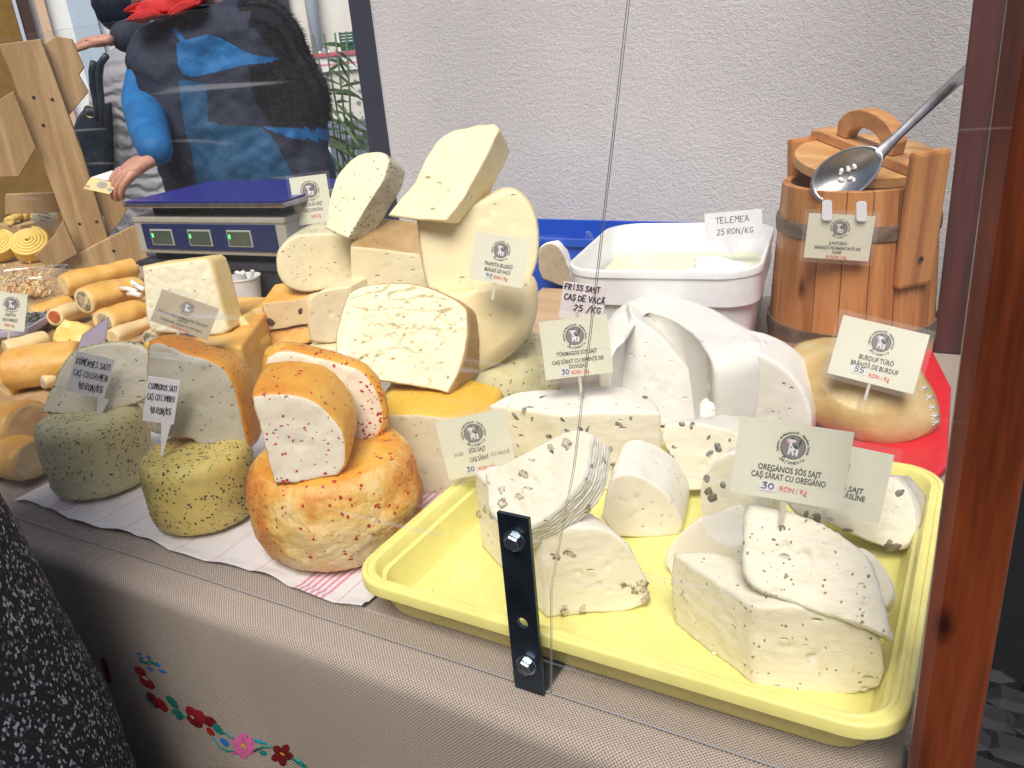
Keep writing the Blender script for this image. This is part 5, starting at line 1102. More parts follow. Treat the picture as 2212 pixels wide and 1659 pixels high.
log('smoked cheese log with orange meat showing in its end', 'z3', (420, 1085), (660, 1010), .095, .09, .022, m=smoked_pale, fill=flat('meat_orange', (.55, .14, .04)), seed=5)
log('orange smoked cheese log partly under the price card', 'z3', (240, 1060), (560, 980), .08, .08, .024, seed=6)
log('split smoked cheese log with creamy top over the chopped herbs', 'z3', (40, 1340), (370, 1250), .10, .10, .022, m=smoked_pale, seed=7)
log('thick orange smoked log with dark cut end behind the caraway half', 'z3', (70, 1500), (640, 1400), .075, .08, .042, seed=8, m=smoked, fill=mat('dark_meat', [(.3, (.2, .07, .03)), (.7, (.45, .2, .08))], scale=60))
log('small rolled cheese with grey spiral end beside the caraway half', 'z3', (325, 1590), (480, 1540), .06, .06, .015, m=smoked_pale, end=grey_cut, seed=9, fill=grey_cut)
log('small rolled cheese end peeking over the orange savory rind', 'z3', (1160, 1250), (1300, 1200), .105, .10, .017, m=smoked_pale, end=grey_cut, seed=10, fill=mat('olive_meat', [(.3, (.12, .10, .06)), (.7, (.4, .33, .2))], scale=70))
log('rounded smoked cheese end resting against the thick orange log', 'z3', (20, 1640), (130, 1580), .05, .055, .026, seed=12)
log('long pale-topped smoked log lying above the red dish', 'd', (62, 925), (-200, 925), .058, .058, .047, seed=13, m=smoked)
log('lowest orange smoked log lying in the red dish', 'd', (78, 990), (-150, 960), .036, .036, .036, seed=14, m=smoked)
A = PZ(130, 740, .09); n = nrm(45, 50)
fy = traced('cheese_fold', 'z3', [(385, 1290), (400, 1210), (440, 1140), (490, 1090), (600, 1110), (690, 1140), (680, 1230), (620, 1310), (480, 1320)], A, n, V((0, .03, -.03)), yellow_cheese, yellow_cheese, edge=.007, amp=.003, freq=30, caps=9); tag(fy, 'folded piece of bright yellow cheese among the smoked logs', 'cheese')
dish = lathe('red_dish', [(.0, 0), (.14, 0), (.165, .012), (.175, .026), (.170, .026), (.16, .014), (.135, .004), (0, .004)], red_pl, (-1.21, .585, T + .001)); tag(dish, 'shallow red plastic dish under the lowest smoked log', 'dish')
dish.scale = (.52, .46, 1)
# coiled yellow cheeses
def coil(label, x, y, z, r, tiltn, seed):
    P = PZ(x, y, z); t = empty('coiled_cheese', P); tag(t, label, 'cheese', 'coiled yellow cheeses'); q = tiltn.to_track_quat('Z', 'Y').to_matrix(); pts = []
    for i in range(150):
        a = i * .22; rr = .004 + (r - .004) * i / 150; pts.append(P + q @ V((rr * math.cos(a), rr * math.sin(a), .006 - .010 * (i / 150))))
    tube('strand', pts, .0052, yellow_cheese, t, seg=7)
    loft('core', [P + q @ V((r * .97 * math.cos(6.2832 * i / 30), r * .97 * math.sin(6.2832 * i / 30), 0)) for i in range(30)], q @ V((0, 0, -.045)), yellow_cheese, yellow_cheese, edge=.008, amp=.001, res=40, rings=5, parent=t)
coil('larger yellow coiled string cheese beside the tilted price card', 60, 520, .10, .052, nrm(45, 50), 1); coil('smaller coiled string cheese next to the larger yellow coil', -6, 522, .10, .045, nrm(45, 50), 2)
for k, (x, y, zz) in enumerate(((45, 470, .13), (75, 468, .13), (20, 478, .13))): log('braided golden cheese knot behind the coiled cheese', 'd', (x, y), (x + 25, y - 16), zz, zz + .01, .016, m=yellow_cheese, end=yellow_cheese, seed=20 + k)['group'] = 'braided golden cheese knots'
# shredded cheese heap and clear box, herb tray
hp_ = empty('shredded_cheese_heap', PZ(50, 625, .07)); tag(hp_, 'heap of shredded cheese with orange bits beside the clear box', 'cheese')
rnd = random.Random(9); vs2, fs2, mi2 = [], [], []
for k in range(420):
    cx, cy = rnd.gauss(45, 30), rnd.gauss(0, 1); P = PZ(min(108, max(-20, cx)), 636 - abs(cy) * 22, .072 + abs(rnd.gauss(0, .012))); d = V((rnd.gauss(0, 1), rnd.gauss(0, 1), rnd.gauss(0, .5))).normalized() * rnd.uniform(.008, .018); s = d.orthogonal().normalized() * .0026; t2 = d.cross(s).normalized() * .0022; k0 = len(vs2)
    bend = V((0, 0, rnd.uniform(-.004, .006)))
    for w0, wb in ((-1, 0), (0, 1), (1, 0)):
        for a, b in ((1, 0), (0, 1), (-1, 0), (0, -1)): vs2.append(P + d * w0 * .5 + bend * wb + s * a + t2 * b)
    for rI in range(2):
        for j in range(4): fs2.append((k0 + rI * 4 + j, k0 + rI * 4 + (j + 1) % 4, k0 + rI * 4 + 4 + (j + 1) % 4, k0 + rI * 4 + 4 + j)); mi2.append(1 if k % 7 == 0 else 0)
    fs2.append((k0, k0 + 1, k0 + 2, k0 + 3)); fs2.append((k0 + 8, k0 + 9, k0 + 10, k0 + 11)); mi2 += [0, 0]
me = bpy.data.meshes.new('shreds'); me.from_pydata(vs2, [], fs2); o = link(me, 'shreds', hp_, False, (smoked_pale, flat('orange_bits', (.66, .2, .04)))); o['kind'] = 'stuff'
for p, k in zip(me.polygons, mi2): p.material_index = k
P = PZ(40, 606, .11); cb = tub_shell('clear_box', P.x - .03, P.y + .03, T + .0675, .17, .13, .05, .02, clearbox, lip=.006, slope=.008, th=.0015, rot=R_(35)); tag(cb, 'clear plastic box over the shredded cheese', 'box')
P = PZ(15, 735, .06); ht = tub_shell('herb_tray', P.x, P.y, T + .0675, .16, .12, .028, .015, flat('lilac_tray', (.42, .38, .5), rough=.4), lip=.004, slope=.008, th=.002, rot=R_(30)); tag(ht, 'lilac tray of chopped dark green herbs', 'tray')
vs2, fs2 = [], []
for k in range(520):
    a, b = rnd.uniform(-.07, .07), rnd.uniform(-.05, .05); cz, sz = math.cos(R_(30)), math.sin(R_(30)); Q = V((P.x + a * cz - b * sz, P.y + a * sz + b * cz, T + .0675 + .022 + rnd.uniform(0, .010))); d = V((rnd.gauss(0, 1), rnd.gauss(0, 1), rnd.gauss(0, .4))).normalized() * .006; s = d.orthogonal().normalized() * .0022; k0 = len(vs2)
    vs2 += [Q - d, Q + s, Q + d, Q - s]; fs2.append((k0, k0 + 1, k0 + 2, k0 + 3))
me = bpy.data.meshes.new('chopped_herbs'); me.from_pydata(vs2, [], fs2); o = link(me, 'chopped_herbs', ht, False, (mat('herb_chop', [(.3, (.03, .045, .02)), (.6, (.10, .12, .06)), (.8, (.5, .48, .35))], scale=160),)); o['kind'] = 'stuff'
# paper cup with cheese sticks
P = PZ(538, 662, .06); cup = lathe('paper_cup', [(0, 0), (.026, 0), (.0335, .058), (.035, .058), (.035, .061), (.0325, .061), (.025, .002), (0, .002)], white_pl, (P.x, P.y, T + .062)); tag(cup, 'white paper cup of cheese sticks behind the crumbly block', 'cup')
cs = box('cup_stand', (P.x, P.y, T + .031), (.08, .08, .06), rack_wood); tag(cs, 'small wooden block under the paper cup', 'block')
for k in range(9):
    a = rnd.uniform(0, 6.28); rr = rnd.uniform(.004, .02); st = box('cheese_stick', (P.x + rr * math.cos(a), P.y + rr * math.sin(a), T + .062 + .046), (.007, .007, .052), fresh, rot=(rnd.uniform(-.35, .35), rnd.uniform(-.35, .35), a), bev=.0015); tag(st, 'pale cheese stick standing in the paper cup', 'cheese stick', 'cheese sticks in the paper cup')
for k, (x0, y0, x1, y1) in enumerate(((980, 800, 1070, 840), (935, 860, 1060, 885), (1000, 905, 1095, 915), (1050, 845, 1120, 870))):
    a, b = PZ(*D('z3', [(x0, y0)])[0], .135), PZ(*D('z3', [(x1, y1)])[0], .135); st = tube('cheese_stick', [a, a.lerp(b, .5) + V((0, 0, .002)), b], .005, fresh, seg=8); tag(st, 'pale cheese stick lying between smoked logs and the crumbly block', 'cheese stick', 'loose cheese sticks')

# ================================================================== PRICE CARDS
def card_at(label, tl, tr, bl, apx, az_el, *a, z=None, Y=None, **k):
    anc = PZ(*apx, z) if z is not None else PY(*apx, Y)
    return price_card(label, tl, tr, bl, anc, nrm(*az_el), *a, **k)
card_at('price card for oregano salty cheese stuck in the upper oregano wedge', (1600, 898), (1846, 934), (1578, 1062), (1700, 1082), (14, 18), [('OREGÁNOS SÓS SAJT', .36, .078, .56), ('CAȘ SĂRAT CU OREGANO', .255, .078, .66)], ('RON / Kg', .06, .115, .24), ('30', -.17, .09), z=.150)
card_at('price card half hidden behind the oregano card, in the olive wedge', (1700, 935), (1932, 983), (1670, 1078), (1850, 1130), (10, 20), [('MASLINÁS SÓS SAJT', .36, .078, .6), ('CAȘ SĂRAT CU MĂSLINE', .255, .078, .66)], None, z=.085)
card_at('price card for bladder cheese leaning on the tan bladder cheese', (1822, 680), (2009, 724), (1789, 806), (1880, 830), (18, 24), [('BURDUF TÚRÓ', .36, .08, .40), ('BRÂNZĂ DE BURDUF', .235, .08, .55)], ('RON / Kg', .08, .10, .24), ('55', -.16, .11), Y=.985)
t4 = card_at('price card for kneaded sheep cheese taped to the pine barrel', (1748, 460), (1892, 467), (1738, 556), (1815, 540), (10, -3), [('JUHTÚRÓ', .33, .07, .28), ('BRÂNZĂ FRĂMÂNTATĂ DE', .22, .07, .70), ('OAIE', .13, .07, .14)], ('30 RON / Kg', .0, .02, .32), None, Y=1.243, stick=0)
for x0, x1, y0, y1 in ((482, 540, 855, 975), (682, 743, 862, 980)):
    pl = plank('tape', 'z7', [(x0, y0 + 10), (x0 + 18, y0), (x1 - 12, y0), (x1, y0 + 10), (x1, y1 - 10), (x1 - 14, y1), (x0 + 12, y1), (x0, y1 - 12)], PY(1815, 540, 1.238), nrm(10, -3), .0006, paper_w, t4, bev=0)
card_at('price card for pumpkin seed salty cheese above the pumpkin seed wedge', (1163.5, 696), (1311, 678), (1163, 823), (1235, 825), (26, 10), [('TÖKMAGOS SÓS SAJT', .38, .07, .60), ('CAȘ SĂRAT CU SEMINȚE DE', .245, .068, .76), ('DOVLEAC', .15, .068, .27)], ('RON / Kg', .02, .045, .26), ('30', -.2, .035), z=.135)
card_at('price card for mild cow cheese in front of the upright cream half', (1029, 499.5), (1146, 521), (1018, 603), (1080, 615), (30, 14), [('TRAPISTA JELLEGŰ', .355, .075, .52), ('BRÂNZĂ DE VACĂ', .23, .075, .48)], ('RON / Kg', .08, .10, .25), ('40', -.14, .085), z=.232)
card_at('price card for walnut salty cheese beside the yellow tray corner', (939, 912), (1088, 882), (952, 1041), (1025, 1040), (28, 8), [('SÓS SAJT', .385, .075, .25), ('CAȘ SĂRAT', .235, .075, .28)], ('RON / Kg', .08, .06, .25), ('30', -.16, .05), z=.058, hand=[('DIÓS', -.27, .37, .055, .12), ('CU NUCĂ', .31, .265, .06, .27)])
card_at('brownish price card on the crumbly cream block', (350.6, 624), (473.7, 667), (354, 703), (410, 715), (45, 22), [('FOKHAGYMÁS KRÉMSAJTAL TÖLTÖTT', .34, .075, .86), ('DALIA', .26, .07, .16), ('CAȘCAVAL DALIA CU USTUROI', .14, .07, .7)], ('40 RON / Kg', 0, .03, .3), z=.142, stick=.01, pm=flat('brown_card', (.46, .38, .24), rough=.45, bump=0))
card_at('glossy price card standing before the blue weighing plate', (624, 385), (704, 375), (618, 491), (660, 490), (36, 12), [('RUCOLÁS SAJT', .38, .07, .55), ('CAȘ CU RUCOLA', .26, .07, .52)], ('RON / Kg', .05, .12, .25), None, z=.205)
card_at('tilted price card between coiled cheese and rack', (80.6, 420), (130.6, 434), (69.5, 478), (95, 495), (48, 15), [('PARENYICA', .36, .08, .5), ('CAȘ AFUMAT', .24, .08, .6)], ('RON / Kg', .0, .1, .3), None, z=.115)
card_at('price card standing over the tray of chopped herbs', (-6, 629), (60, 637), (-20, 709), (20, 712), (48, 15), [('SAJTOS', .38, .075, .34), ('CAȘ CU VERDEAȚĂ', .24, .075, .5)], ('RON / Kg', .0, .1, .3), None, z=.11)
spike_sign('handwritten sign for caraway cheese stuck in the pale green wheel', (166, 757.6), (248.6, 777), (172, 850), (210, 908), PZ(210, 908, .098), nrm(50, 0), [('KÖMÉNYES SAJT', .0, .70, .15, .88), ('CAȘ CU CHIMEN', .0, .42, .15, .88), ('40 RON/KG', .08, .12, .17, .64)])
spike_sign('handwritten sign for savory cheese stuck in the yellow-green wheel', (320, 813), (388.7, 822.6), (319, 910), (349, 985), PZ(349, 985, .0985), nrm(45, 3), [('CSOMBOROS SAJT', .0, .74, .13, .90), ('CAȘ CU CIMBRU', -.02, .50, .14, .86), ('40 RON/KG', .03, .20, .15, .66)])
spike_sign('handwritten sign for brined cheese stuck in the white tub', (1521.5, 462), (1645.6, 451), (1519, 524), (1581, 556), PZ(1581, 556, .135), nrm(15, 6), [('TELEMEA', -.02, .62, .2, .58), ('25 RON/KG', .02, .22, .2, .64)])
M4, w_, h = frame3((1218, 607), (1312.5, 620), (1210, 668), PZ(1260, 672, .15), nrm(28, 10))
t = empty('price_note', M4.translation); tag(t, 'handwritten paper note for fresh cow cheese before the white tub', 'price note')
sheet('paper', [(-w_ / 2, -.012), (w_ / 2, -.012), (w_ / 2, h), (-w_ / 2, h)], .0004, M4, flat('note_paper', (.70, .64, .66), rough=.7, bump=0), t); F = Flat()
for k in range(16): F.poly([(-w_ / 2, h * (k / 16)), (w_ / 2, h * (k / 16)), (w_ / 2, h * (k / 16) + .0004), (-w_ / 2, h * (k / 16) + .0004)], 1)
for s, x, y, hh, ww in (('FRISS SAYT', -.06, .74, .19, .80), ('CAȘ DE VACĂ', .02, .38, .2, .92), ('25 /KG', .12, .04, .2, .62)): F.strokes(s, x * w_, y * h, hh * h, ww * w_, 0, th=h * .02, z=.0003)
F.build('handwriting', (ink_b, flat('ruled_line', (.58, .52, .56), bump=0)), M4 @ Matrix.Translation((0, 0, .0004)), t)
box('stick', M4 @ V((0, -.03, -.002)), (.0035, .0016, .07), MATS['clear_stick'], t, bev=.0004)
A = PZ(205, 742, .12); bk = plank('price_sign', 'r3', [(600, 500), (640, 390), (850, 250), (815, 470)], A, nrm(40, 10), .0012, flat('mauve_card', (.46, .40, .52), bump=0)); tag(bk, 'mauve back of a price sign among the smoked logs', 'price sign')

# ================================================================== PEOPLE
navy = mat('navy_fabric', [(.3, (.010, .014, .035)), (.7, (.022, .03, .06))], scale=30, rough=.8, bump=.4, bscale=300)
bluej = mat('blue_fabric', [(.3, (.004, .095, .29)), (.7, (.007, .165, .44))], scale=14, rough=.7, bump=.4, bscale=40, bdist=.01)
shag_m = mat('black_shag', [(.3, (.006, .006, .011)), (.7, (.016, .017, .028))], scale=60, rough=.95, bump=1, bscale=160, bdist=.01)
redf = mat('red_fabric', [(.3, (.40, .01, .015)), (.7, (.60, .03, .03))], scale=30, rough=.8)
hair_m = mat('fair_hair', [(.3, (.32, .25, .16)), (.7, (.55, .46, .34))], scale=60, stretch=(1, 1, .1), rough=.6)
def hand(parent, wrist, d, palm, up, s=1.0, curl=.5, name='hand'):
    """palm, four bent fingers and a thumb from the side, one surface"""
    d = d.normalized(); side = d.cross(up).normalized(); up = side.cross(d).normalized(); J, E_ = {}, []
    J['w'] = (wrist, .024 * s, .018 * s); J['p'] = (wrist + d * .05 * s, .034 * s, .015 * s); E_.append(('w', 'p'))
    for i, (o, L) in enumerate(((-1.3, .062), (-.45, .075), (.4, .078), (1.2, .07))):
        b = wrist + d * .085 * s + side * o * .017 * s; J['b%d' % i] = (b, .0115 * s); E_.append(('p', 'b%d' % i)); a = curl; c = b
        for k, f in enumerate((.42, .32, .26)):
            c = c + (d * math.cos(a) - up * math.sin(a)) * L * f * s; J['f%d%d' % (i, k)] = (c, (.0095 - .001 * k) * s); E_.append((('b%d' % i) if k == 0 else 'f%d%d' % (i, k - 1), 'f%d%d' % (i, k))); a += curl * .9
    t0 = wrist + d * .03 * s + side * .028 * s; t1 = t0 + (d * .8 + side * .5 - up * .5).normalized() * .032 * s; t2 = t1 + (d - up * .5).normalized() * .03 * s
    J['t0'] = (t0, .014 * s); J['t1'] = (t1, .011 * s); J['t2'] = (t2, .0095 * s); E_ += [('p', 't0'), ('t0', 't1'), ('t1', 't2')]
    return skin_body(name, J, E_, skin_m, parent, sub=2)
def head(parent, c, s=1.0, hair=hair_m, face=V((.4, -.9, 0))):
    face = face.normalized(); bm = bmesh.new(); bmesh.ops.create_uvsphere(bm, u_segments=24, v_segments=18, radius=.11 * s); sd2 = face.cross(V((0, 0, 1)))
    for v in bm.verts:
        p = v.co; f, l, z = p.dot(face), p.dot(sd2), p.z; l *= .78 - (.12 if z < -.03 * s else 0); f *= .92
        if f > .07 * s and abs(l) < .02 * s and -.03 * s < z < .02 * s: f += .02 * s
        v.co = c + face * f + sd2 * l + V((0, 0, z * 1.12))
    hd = from_bm(bm, 'head', skin_m, parent, True)
    for sgn in (-1, 1):
        for nm, zz, off, r, mm in (('eye', .012, .035, .010, black_m), ('ear', 0, .085, .022, skin_m)):
            bm = bmesh.new(); bmesh.ops.create_uvsphere(bm, u_segments=10, v_segments=8, radius=r * s); o = from_bm(bm, nm, mm, None, True); o.location = c + (face * .092 * s if nm == 'eye' else V()) + sd2 * sgn * off * s + V((0, 0, zz * s)); keep_parent(o, parent)
    bm = bmesh.new(); bmesh.ops.create_uvsphere(bm, u_segments=24, v_segments=16, radius=.122 * s)
    for v in list(bm.verts):
        if v.co.dot(face) > .035 * s and v.co.z < .055 * s: bm.verts.remove(v)
    for v in bm.verts: v.co = c + V((v.co.x * .92, v.co.y * .92, v.co.z * 1.1)) + v.co * .08 * noise.noise(v.co * 40)
    from_bm(bm, 'hair', hair, parent, True); tube('mouth', [c + face * .098 * s - V((0, 0, .05 * s)) + sd2 * .022 * s * k for k in (-1, 0, 1)], .005 * s, flat('lips', (.45, .16, .14)), parent, seg=6)
def person(label, loc): t = empty('person', loc); return tag(t, label, 'person')
# seller behind the scale
SYY = 1.95; S = lambda x, y, Y=SYY: PY(x, y, Y)
base = S(560, 500); base.z = 0
sel = person('person in jacket with blue zones and a shaggy black zone holding out banknotes behind the scale', base)
nk = S(430, 0); hd = S(362, -62, 1.80)
hips = V((base.x, base.y, .86)); ch = S(520, 170)
skin_body('body', {'hip': (hips, .15, .12), 'ch': (ch, .13, .10), 'nk': (nk + V((-.02, 0, .02)), .06), 'hd': (hd + V((.03, .05, -.03)), .055), 'kl': (V((hips.x - .10, hips.y, .46)), .07), 'kr': (V((hips.x + .10, hips.y, .46)), .07), 'fl': (V((hips.x - .11, hips.y, .06)), .05), 'fr': (V((hips.x + .11, hips.y, .06)), .05), 'tl': (V((hips.x - .11, hips.y - .14, .04)), .04), 'tr': (V((hips.x + .11, hips.y - .14, .04)), .04)}, [('hip', 'ch'), ('ch', 'nk'), ('nk', 'hd'), ('hip', 'kl'), ('hip', 'kr'), ('kl', 'fl'), ('kr', 'fr'), ('fl', 'tl'), ('fr', 'tr')], skin_m, sel)
head(sel, hd, 1.0, hair_m, V((-.5, -.8, -.2)))
ZM['s2'] = (0, 0, .3778)
SA, SN = S(520, 250, 1.76), nrm(38, 6)
sil = [(700, 300), (790, 130), (1000, 70), (1250, 0), (1480, -20), (1620, 20), (1730, 180), (1800, 330), (1868, 500), (1890, 650), (1900, 800), (1945, 990), (1900, 1300), (1500, 1420), (1100, 1420), (960, 1200), (900, 1000), (880, 760), (800, 600), (740, 420)]
jk = traced('jacket', 's2', sil, SA, SN, sax(SA, 520, 250, 0, 0, .30), navy, navy, edge=.09, edge_b=.06, sm=2, amp=.019, freq=8, grid=.0055, cap_dome=.02, res=140, rings=8); keep_parent(jk, sel)
jk.data.materials[1] = bluej; jk.data.materials[2] = shag_m; jk.data.materials.append(mat('teal_fabric', [(.3, (.003, .05, .13)), (.7, (.006, .085, .2))], scale=14, rough=.7, bump=.4, bscale=40, bdist=.01))
def inside(p, poly):
    c_ = False
    for i in range(len(poly)):
        (x0, y0), (x1, y1) = poly[i], poly[i - 1]
        if (y0 > p[1]) != (y1 > p[1]) and p[0] < (x1 - x0) * (p[1] - y0) / (y1 - y0) + x0: c_ = not c_
    return c_
def to_px(co): q = ROT.transposed() @ (co - CAM); return (1106 + FPX * q.x / -q.z, 829.5 - FPX * q.y / -q.z)
blue_zones = [curve2(D('s2', z), 70) for z in ([(1010, 195), (1100, 188), (1200, 200), (1300, 240), (1420, 305), (1600, 332), (1560, 352), (1400, 372), (1200, 420), (1060, 432), (1015, 340)], [(1020, 450), (1180, 480), (1190, 690), (1300, 720), (1500, 735), (1620, 900), (1690, 1060), (1690, 1300), (1150, 1300), (1100, 900), (1050, 700)], [(1500, 725), (1850, 740), (1850, 800), (1690, 795)], [(1845, 690), (1900, 690), (1960, 1000), (1900, 1000)])]
shag_zone = D('s2', [(1300, -60), (1700, -60), (2000, 500), (1950, 730), (1550, 720), (1450, 560), (1420, 385), (1600, 340), (1500, 220)])  # area of the jacket given the black shaggy colour and strands
for pl_ in jk.data.polygons:
    p_ = to_px(pl_.center); zz = [i for i, z in enumerate(blue_zones) if inside(p_, z)]; pl_.material_index = (3 if zz[0] == 1 else 1) if zz else (2 if inside(p_, shag_zone) else 0)
skin_body('sleeve', {'s': (S(345, 105, 1.90), .085), 'e': (S(308, 225, 1.68), .064), 'm': (S(325, 290, 1.52), .056), 'c': (S(338, 332, 1.38), .042)}, [('s', 'e'), ('e', 'm'), ('m', 'c')], bluej, sel)
skin_body('sleeve', {'s': (S(330, 85, 1.95), .08), 'e': (S(280, 75, 1.86), .055), 'c': (S(245, 88, 1.80), .043)}, [('s', 'e'), ('e', 'c')], navy, sel)
rnd = random.Random(3); vs2, fs2 = [], []; polys = [q_ for q_ in jk.data.polygons if q_.material_index == 2]; cum = []; tot = 0
for q_ in polys: tot += q_.area; cum.append(tot)
import bisect
for k in range(9000):
    p = polys[min(len(polys) - 1, bisect.bisect(cum, rnd.random() * tot))]; c = p.center; nn = p.normal
    u_ = nn.orthogonal().normalized(); u_.rotate(Matrix.Rotation(rnd.uniform(0, 6.28), 3, nn)); c = c + u_ * rnd.uniform(-.012, .012); tip = c + (nn + u_ * rnd.uniform(-.9, .9) + V((0, 0, -.5))).normalized() * rnd.uniform(.008, .024); s_ = u_ * .0010; k0 = len(vs2); vs2 += [c - s_ - nn * .003, c + s_ - nn * .003, tip]; fs2.append((k0, k0 + 1, k0 + 2))
me = bpy.data.meshes.new('pile'); me.from_pydata(vs2, [], fs2); o = link(me, 'pile', None, False, (shag_m,)); o['kind'] = 'stuff'; keep_parent(o, jk)
for fl in ([(722, 112), (760, 74), (850, 42), (900, 66), (945, 84), (880, 100), (800, 118)], [(945, 84), (985, 36), (1060, 4), (1160, -20), (1150, 20), (1060, 62), (1000, 84)], [(700, 60), (760, 20), (900, -10), (1160, -40), (1180, 0), (1000, 60), (840, 80)]):
    cf = traced('collar', 's2', fl, SA + SN * (.045 if fl[0][0] > 710 else .0), SN, sax(SA, 520, 250, 0, 0, .05), redf, redf, edge=.008, amp=.004, freq=20, cap_dome=.01); keep_parent(cf, sel)
wr_ = S(333, 345, 1.35); hand(sel, wr_, S(272, 374, 1.28) - wr_, None, V((.3, -.5, .8)), .95, .55)
wr2 = S(248, 88, 1.80); hand(sel, wr2, S(190, 92, 1.76) - wr2, None, V((.2, -.4, .9)), 1.0, .25)
def note(label, m1, m2, pts, off, mark):
    A = S(*D('r2', [(1120, 410)])[0], 1.235 + off); n_ = nrm(40, 35); nt_ = plank('banknote', 'r2', pts, A, n_, .0005, m1, None, bev=0); tag(nt_, label, 'banknote')
    for x, y, r in mark:
        ring = [PP(*D('r2', [(x + r * math.cos(a), y + r * .62 * math.sin(a))])[0], A + n_ * .0006, n_) for a in [i * .5236 for i in range(12)]]; bm = bmesh.new(); bm.faces.new([bm.verts.new(p) for p in ring]); from_bm(bm, 'printed_mark', m2, nt_)
note('yellow banknote held below the white notes', flat('note_yellow', (.62, .50, .18), bump=0), flat('note_mark', (.28, .22, .22), bump=0), [(925, 435), (1010, 310), (1310, 385), (1215, 498)], 0, [(1135, 395, 62), (1220, 445, 30), (970, 410, 25)])
note('pale banknote folded in the hand above the yellow one', flat('note_pale', (.66, .68, .72), bump=0), flat('note_mark2', (.5, .52, .56), bump=0), [(1010, 310), (1240, 235), (1500, 300), (1340, 375)], .012, [(1240, 300, 30)])
# person in quilted coat with handbag
quilt = None
m, nt, p = newmat('quilted_grey'); tc = N(nt, 'ShaderNodeTexCoord'); wv = N(nt, 'ShaderNodeTexWave', i_Scale=5, i_Distortion=9, bands_direction='Z'); wv.inputs['Detail'].default_value = 3; nt.links.new(tc.outputs['Object'], wv.inputs[0])
b = N(nt, 'ShaderNodeBump', i_Strength=.6, i_Distance=.02); nt.links.new(wv.outputs['Fac'], b.inputs['Height']); nt.links.new(b.outputs[0], p.inputs['Normal']); p.inputs['Base Color'].default_value = (.42, .42, .46, 1); p.inputs['Roughness'].default_value = .75; quilt = m
QY = 3.0; Q = lambda x, y, Y=QY: PY(x, y, Y)
bs = Q(285, 150); bs.z = 0
wm = person('person in pale grey quilted coat with a dark handbag behind the rack', bs)
skin_body('body', {'hip': (V((bs.x, bs.y, .95)), .12), 'ch': (V((bs.x, bs.y, 1.3)), .10), 'nk': (V((bs.x, bs.y, 1.48)), .055), 'hd': (V((bs.x, bs.y, 1.58)), .055), 'kl': (V((bs.x - .1, bs.y, .5)), .08), 'kr': (V((bs.x + .1, bs.y, .5)), .08), 'fl': (V((bs.x - .1, bs.y, .06)), .05), 'fr': (V((bs.x + .1, bs.y, .06)), .05)}, [('hip', 'ch'), ('ch', 'nk'), ('nk', 'hd'), ('hip', 'kl'), ('hip', 'kr'), ('kl', 'fl'), ('kr', 'fr')], flat('dark_trousers', (.03, .03, .04)), wm)
head(wm, V((bs.x, bs.y, 1.68)), 1.0, navy, V((.2, 1, 0)))
def rings_body(name, rows, m_, parent, wob=.05):
    bm = bmesh.new(); R0 = []
    for z, cx, cy, rx, ry in rows: R0.append([bm.verts.new((cx + rx * math.cos(6.2832 * i / 48), cy + ry * math.sin(6.2832 * i / 48), z)) for i in range(48)])
    for a, b in zip(R0, R0[1:]):
        for i in range(48): bm.faces.new((a[i], a[(i + 1) % 48], b[(i + 1) % 48], b[i]))
    bm.faces.new(R0[0][::-1]); bm.faces.new(R0[-1]); c0 = V((rows[0][1], rows[0][2], 0))
    for v in bm.verts: v.co += V((v.co.x - c0.x, v.co.y - c0.y, 0)) * wob * noise.noise(v.co * 6)
    return from_bm(bm, name, m_, parent, True)
qc = Q(285, 150)
rings_body('coat', [(.45, qc.x, qc.y, .34, .26), (.62, qc.x, qc.y, .33, .25), (.8, qc.x, qc.y, .31, .24), (.95, qc.x, qc.y, .285, .22), (1.14, qc.x, qc.y, .26, .2), (1.28, qc.x, qc.y, .25, .19), (1.38, qc.x, qc.y, .22, .16), (1.45, qc.x, qc.y, .15, .11), (1.48, qc.x, qc.y, .06, .06)], quilt, wm)
tube('sleeve', [V((qc.x - .2, qc.y - .02, 1.30)), V((qc.x - .27, qc.y - .03, 1.12)), V((qc.x - .29, qc.y - .06, .92)), V((qc.x - .26, qc.y - .12, .76))], [.085, .09, .08, .065], quilt, wm, seg=16)
bag_m = mat('handbag_leather', [(.3, (.022, .035, .055)), (.7, (.05, .07, .10))], scale=10, rough=.4, bump=.3, bscale=30, bdist=.01)
bag = empty('handbag', Q(200, 400, 2.72)); tag(bag, 'dark blue leather handbag with long straps and ring buckle on the quilted coat', 'handbag')
bd = traced('bag_body', 'r1', [(790, 1480), (880, 1260), (950, 1190), (1060, 1200), (1160, 1150), (1165, 1500), (1170, 1750), (1150, 1980), (900, 1990), (820, 1750)], Q(200, 300, 2.68), nrm(45, 0), V((-.05, .09, 0)), bag_m, bag_m, edge=.02, amp=.006, freq=10, parent=bag)
for pts in ([(1040, 690), (1020, 800), (1030, 950), (1070, 1150), (1090, 1350)], [(1180, 620), (1120, 700), (1100, 850), (1110, 1000), (1130, 1200), (1140, 1400)]): tube('strap', [Q(*p_, 2.63) for p_ in D('r1', pts)], .016, bag_m, bag, seg=8)
gold = flat('brass', (.6, .5, .25), rough=.25, metal=1); cR = Q(*D('r1', [(1000, 1240)])[0], 2.65); tube('ring_buckle', [cR + V((.7 * math.cos(a), .4 * math.cos(a), math.sin(a))).normalized() * .028 for a in [i * .4 for i in range(16)]], .004, gold, bag, seg=6, closed=True)
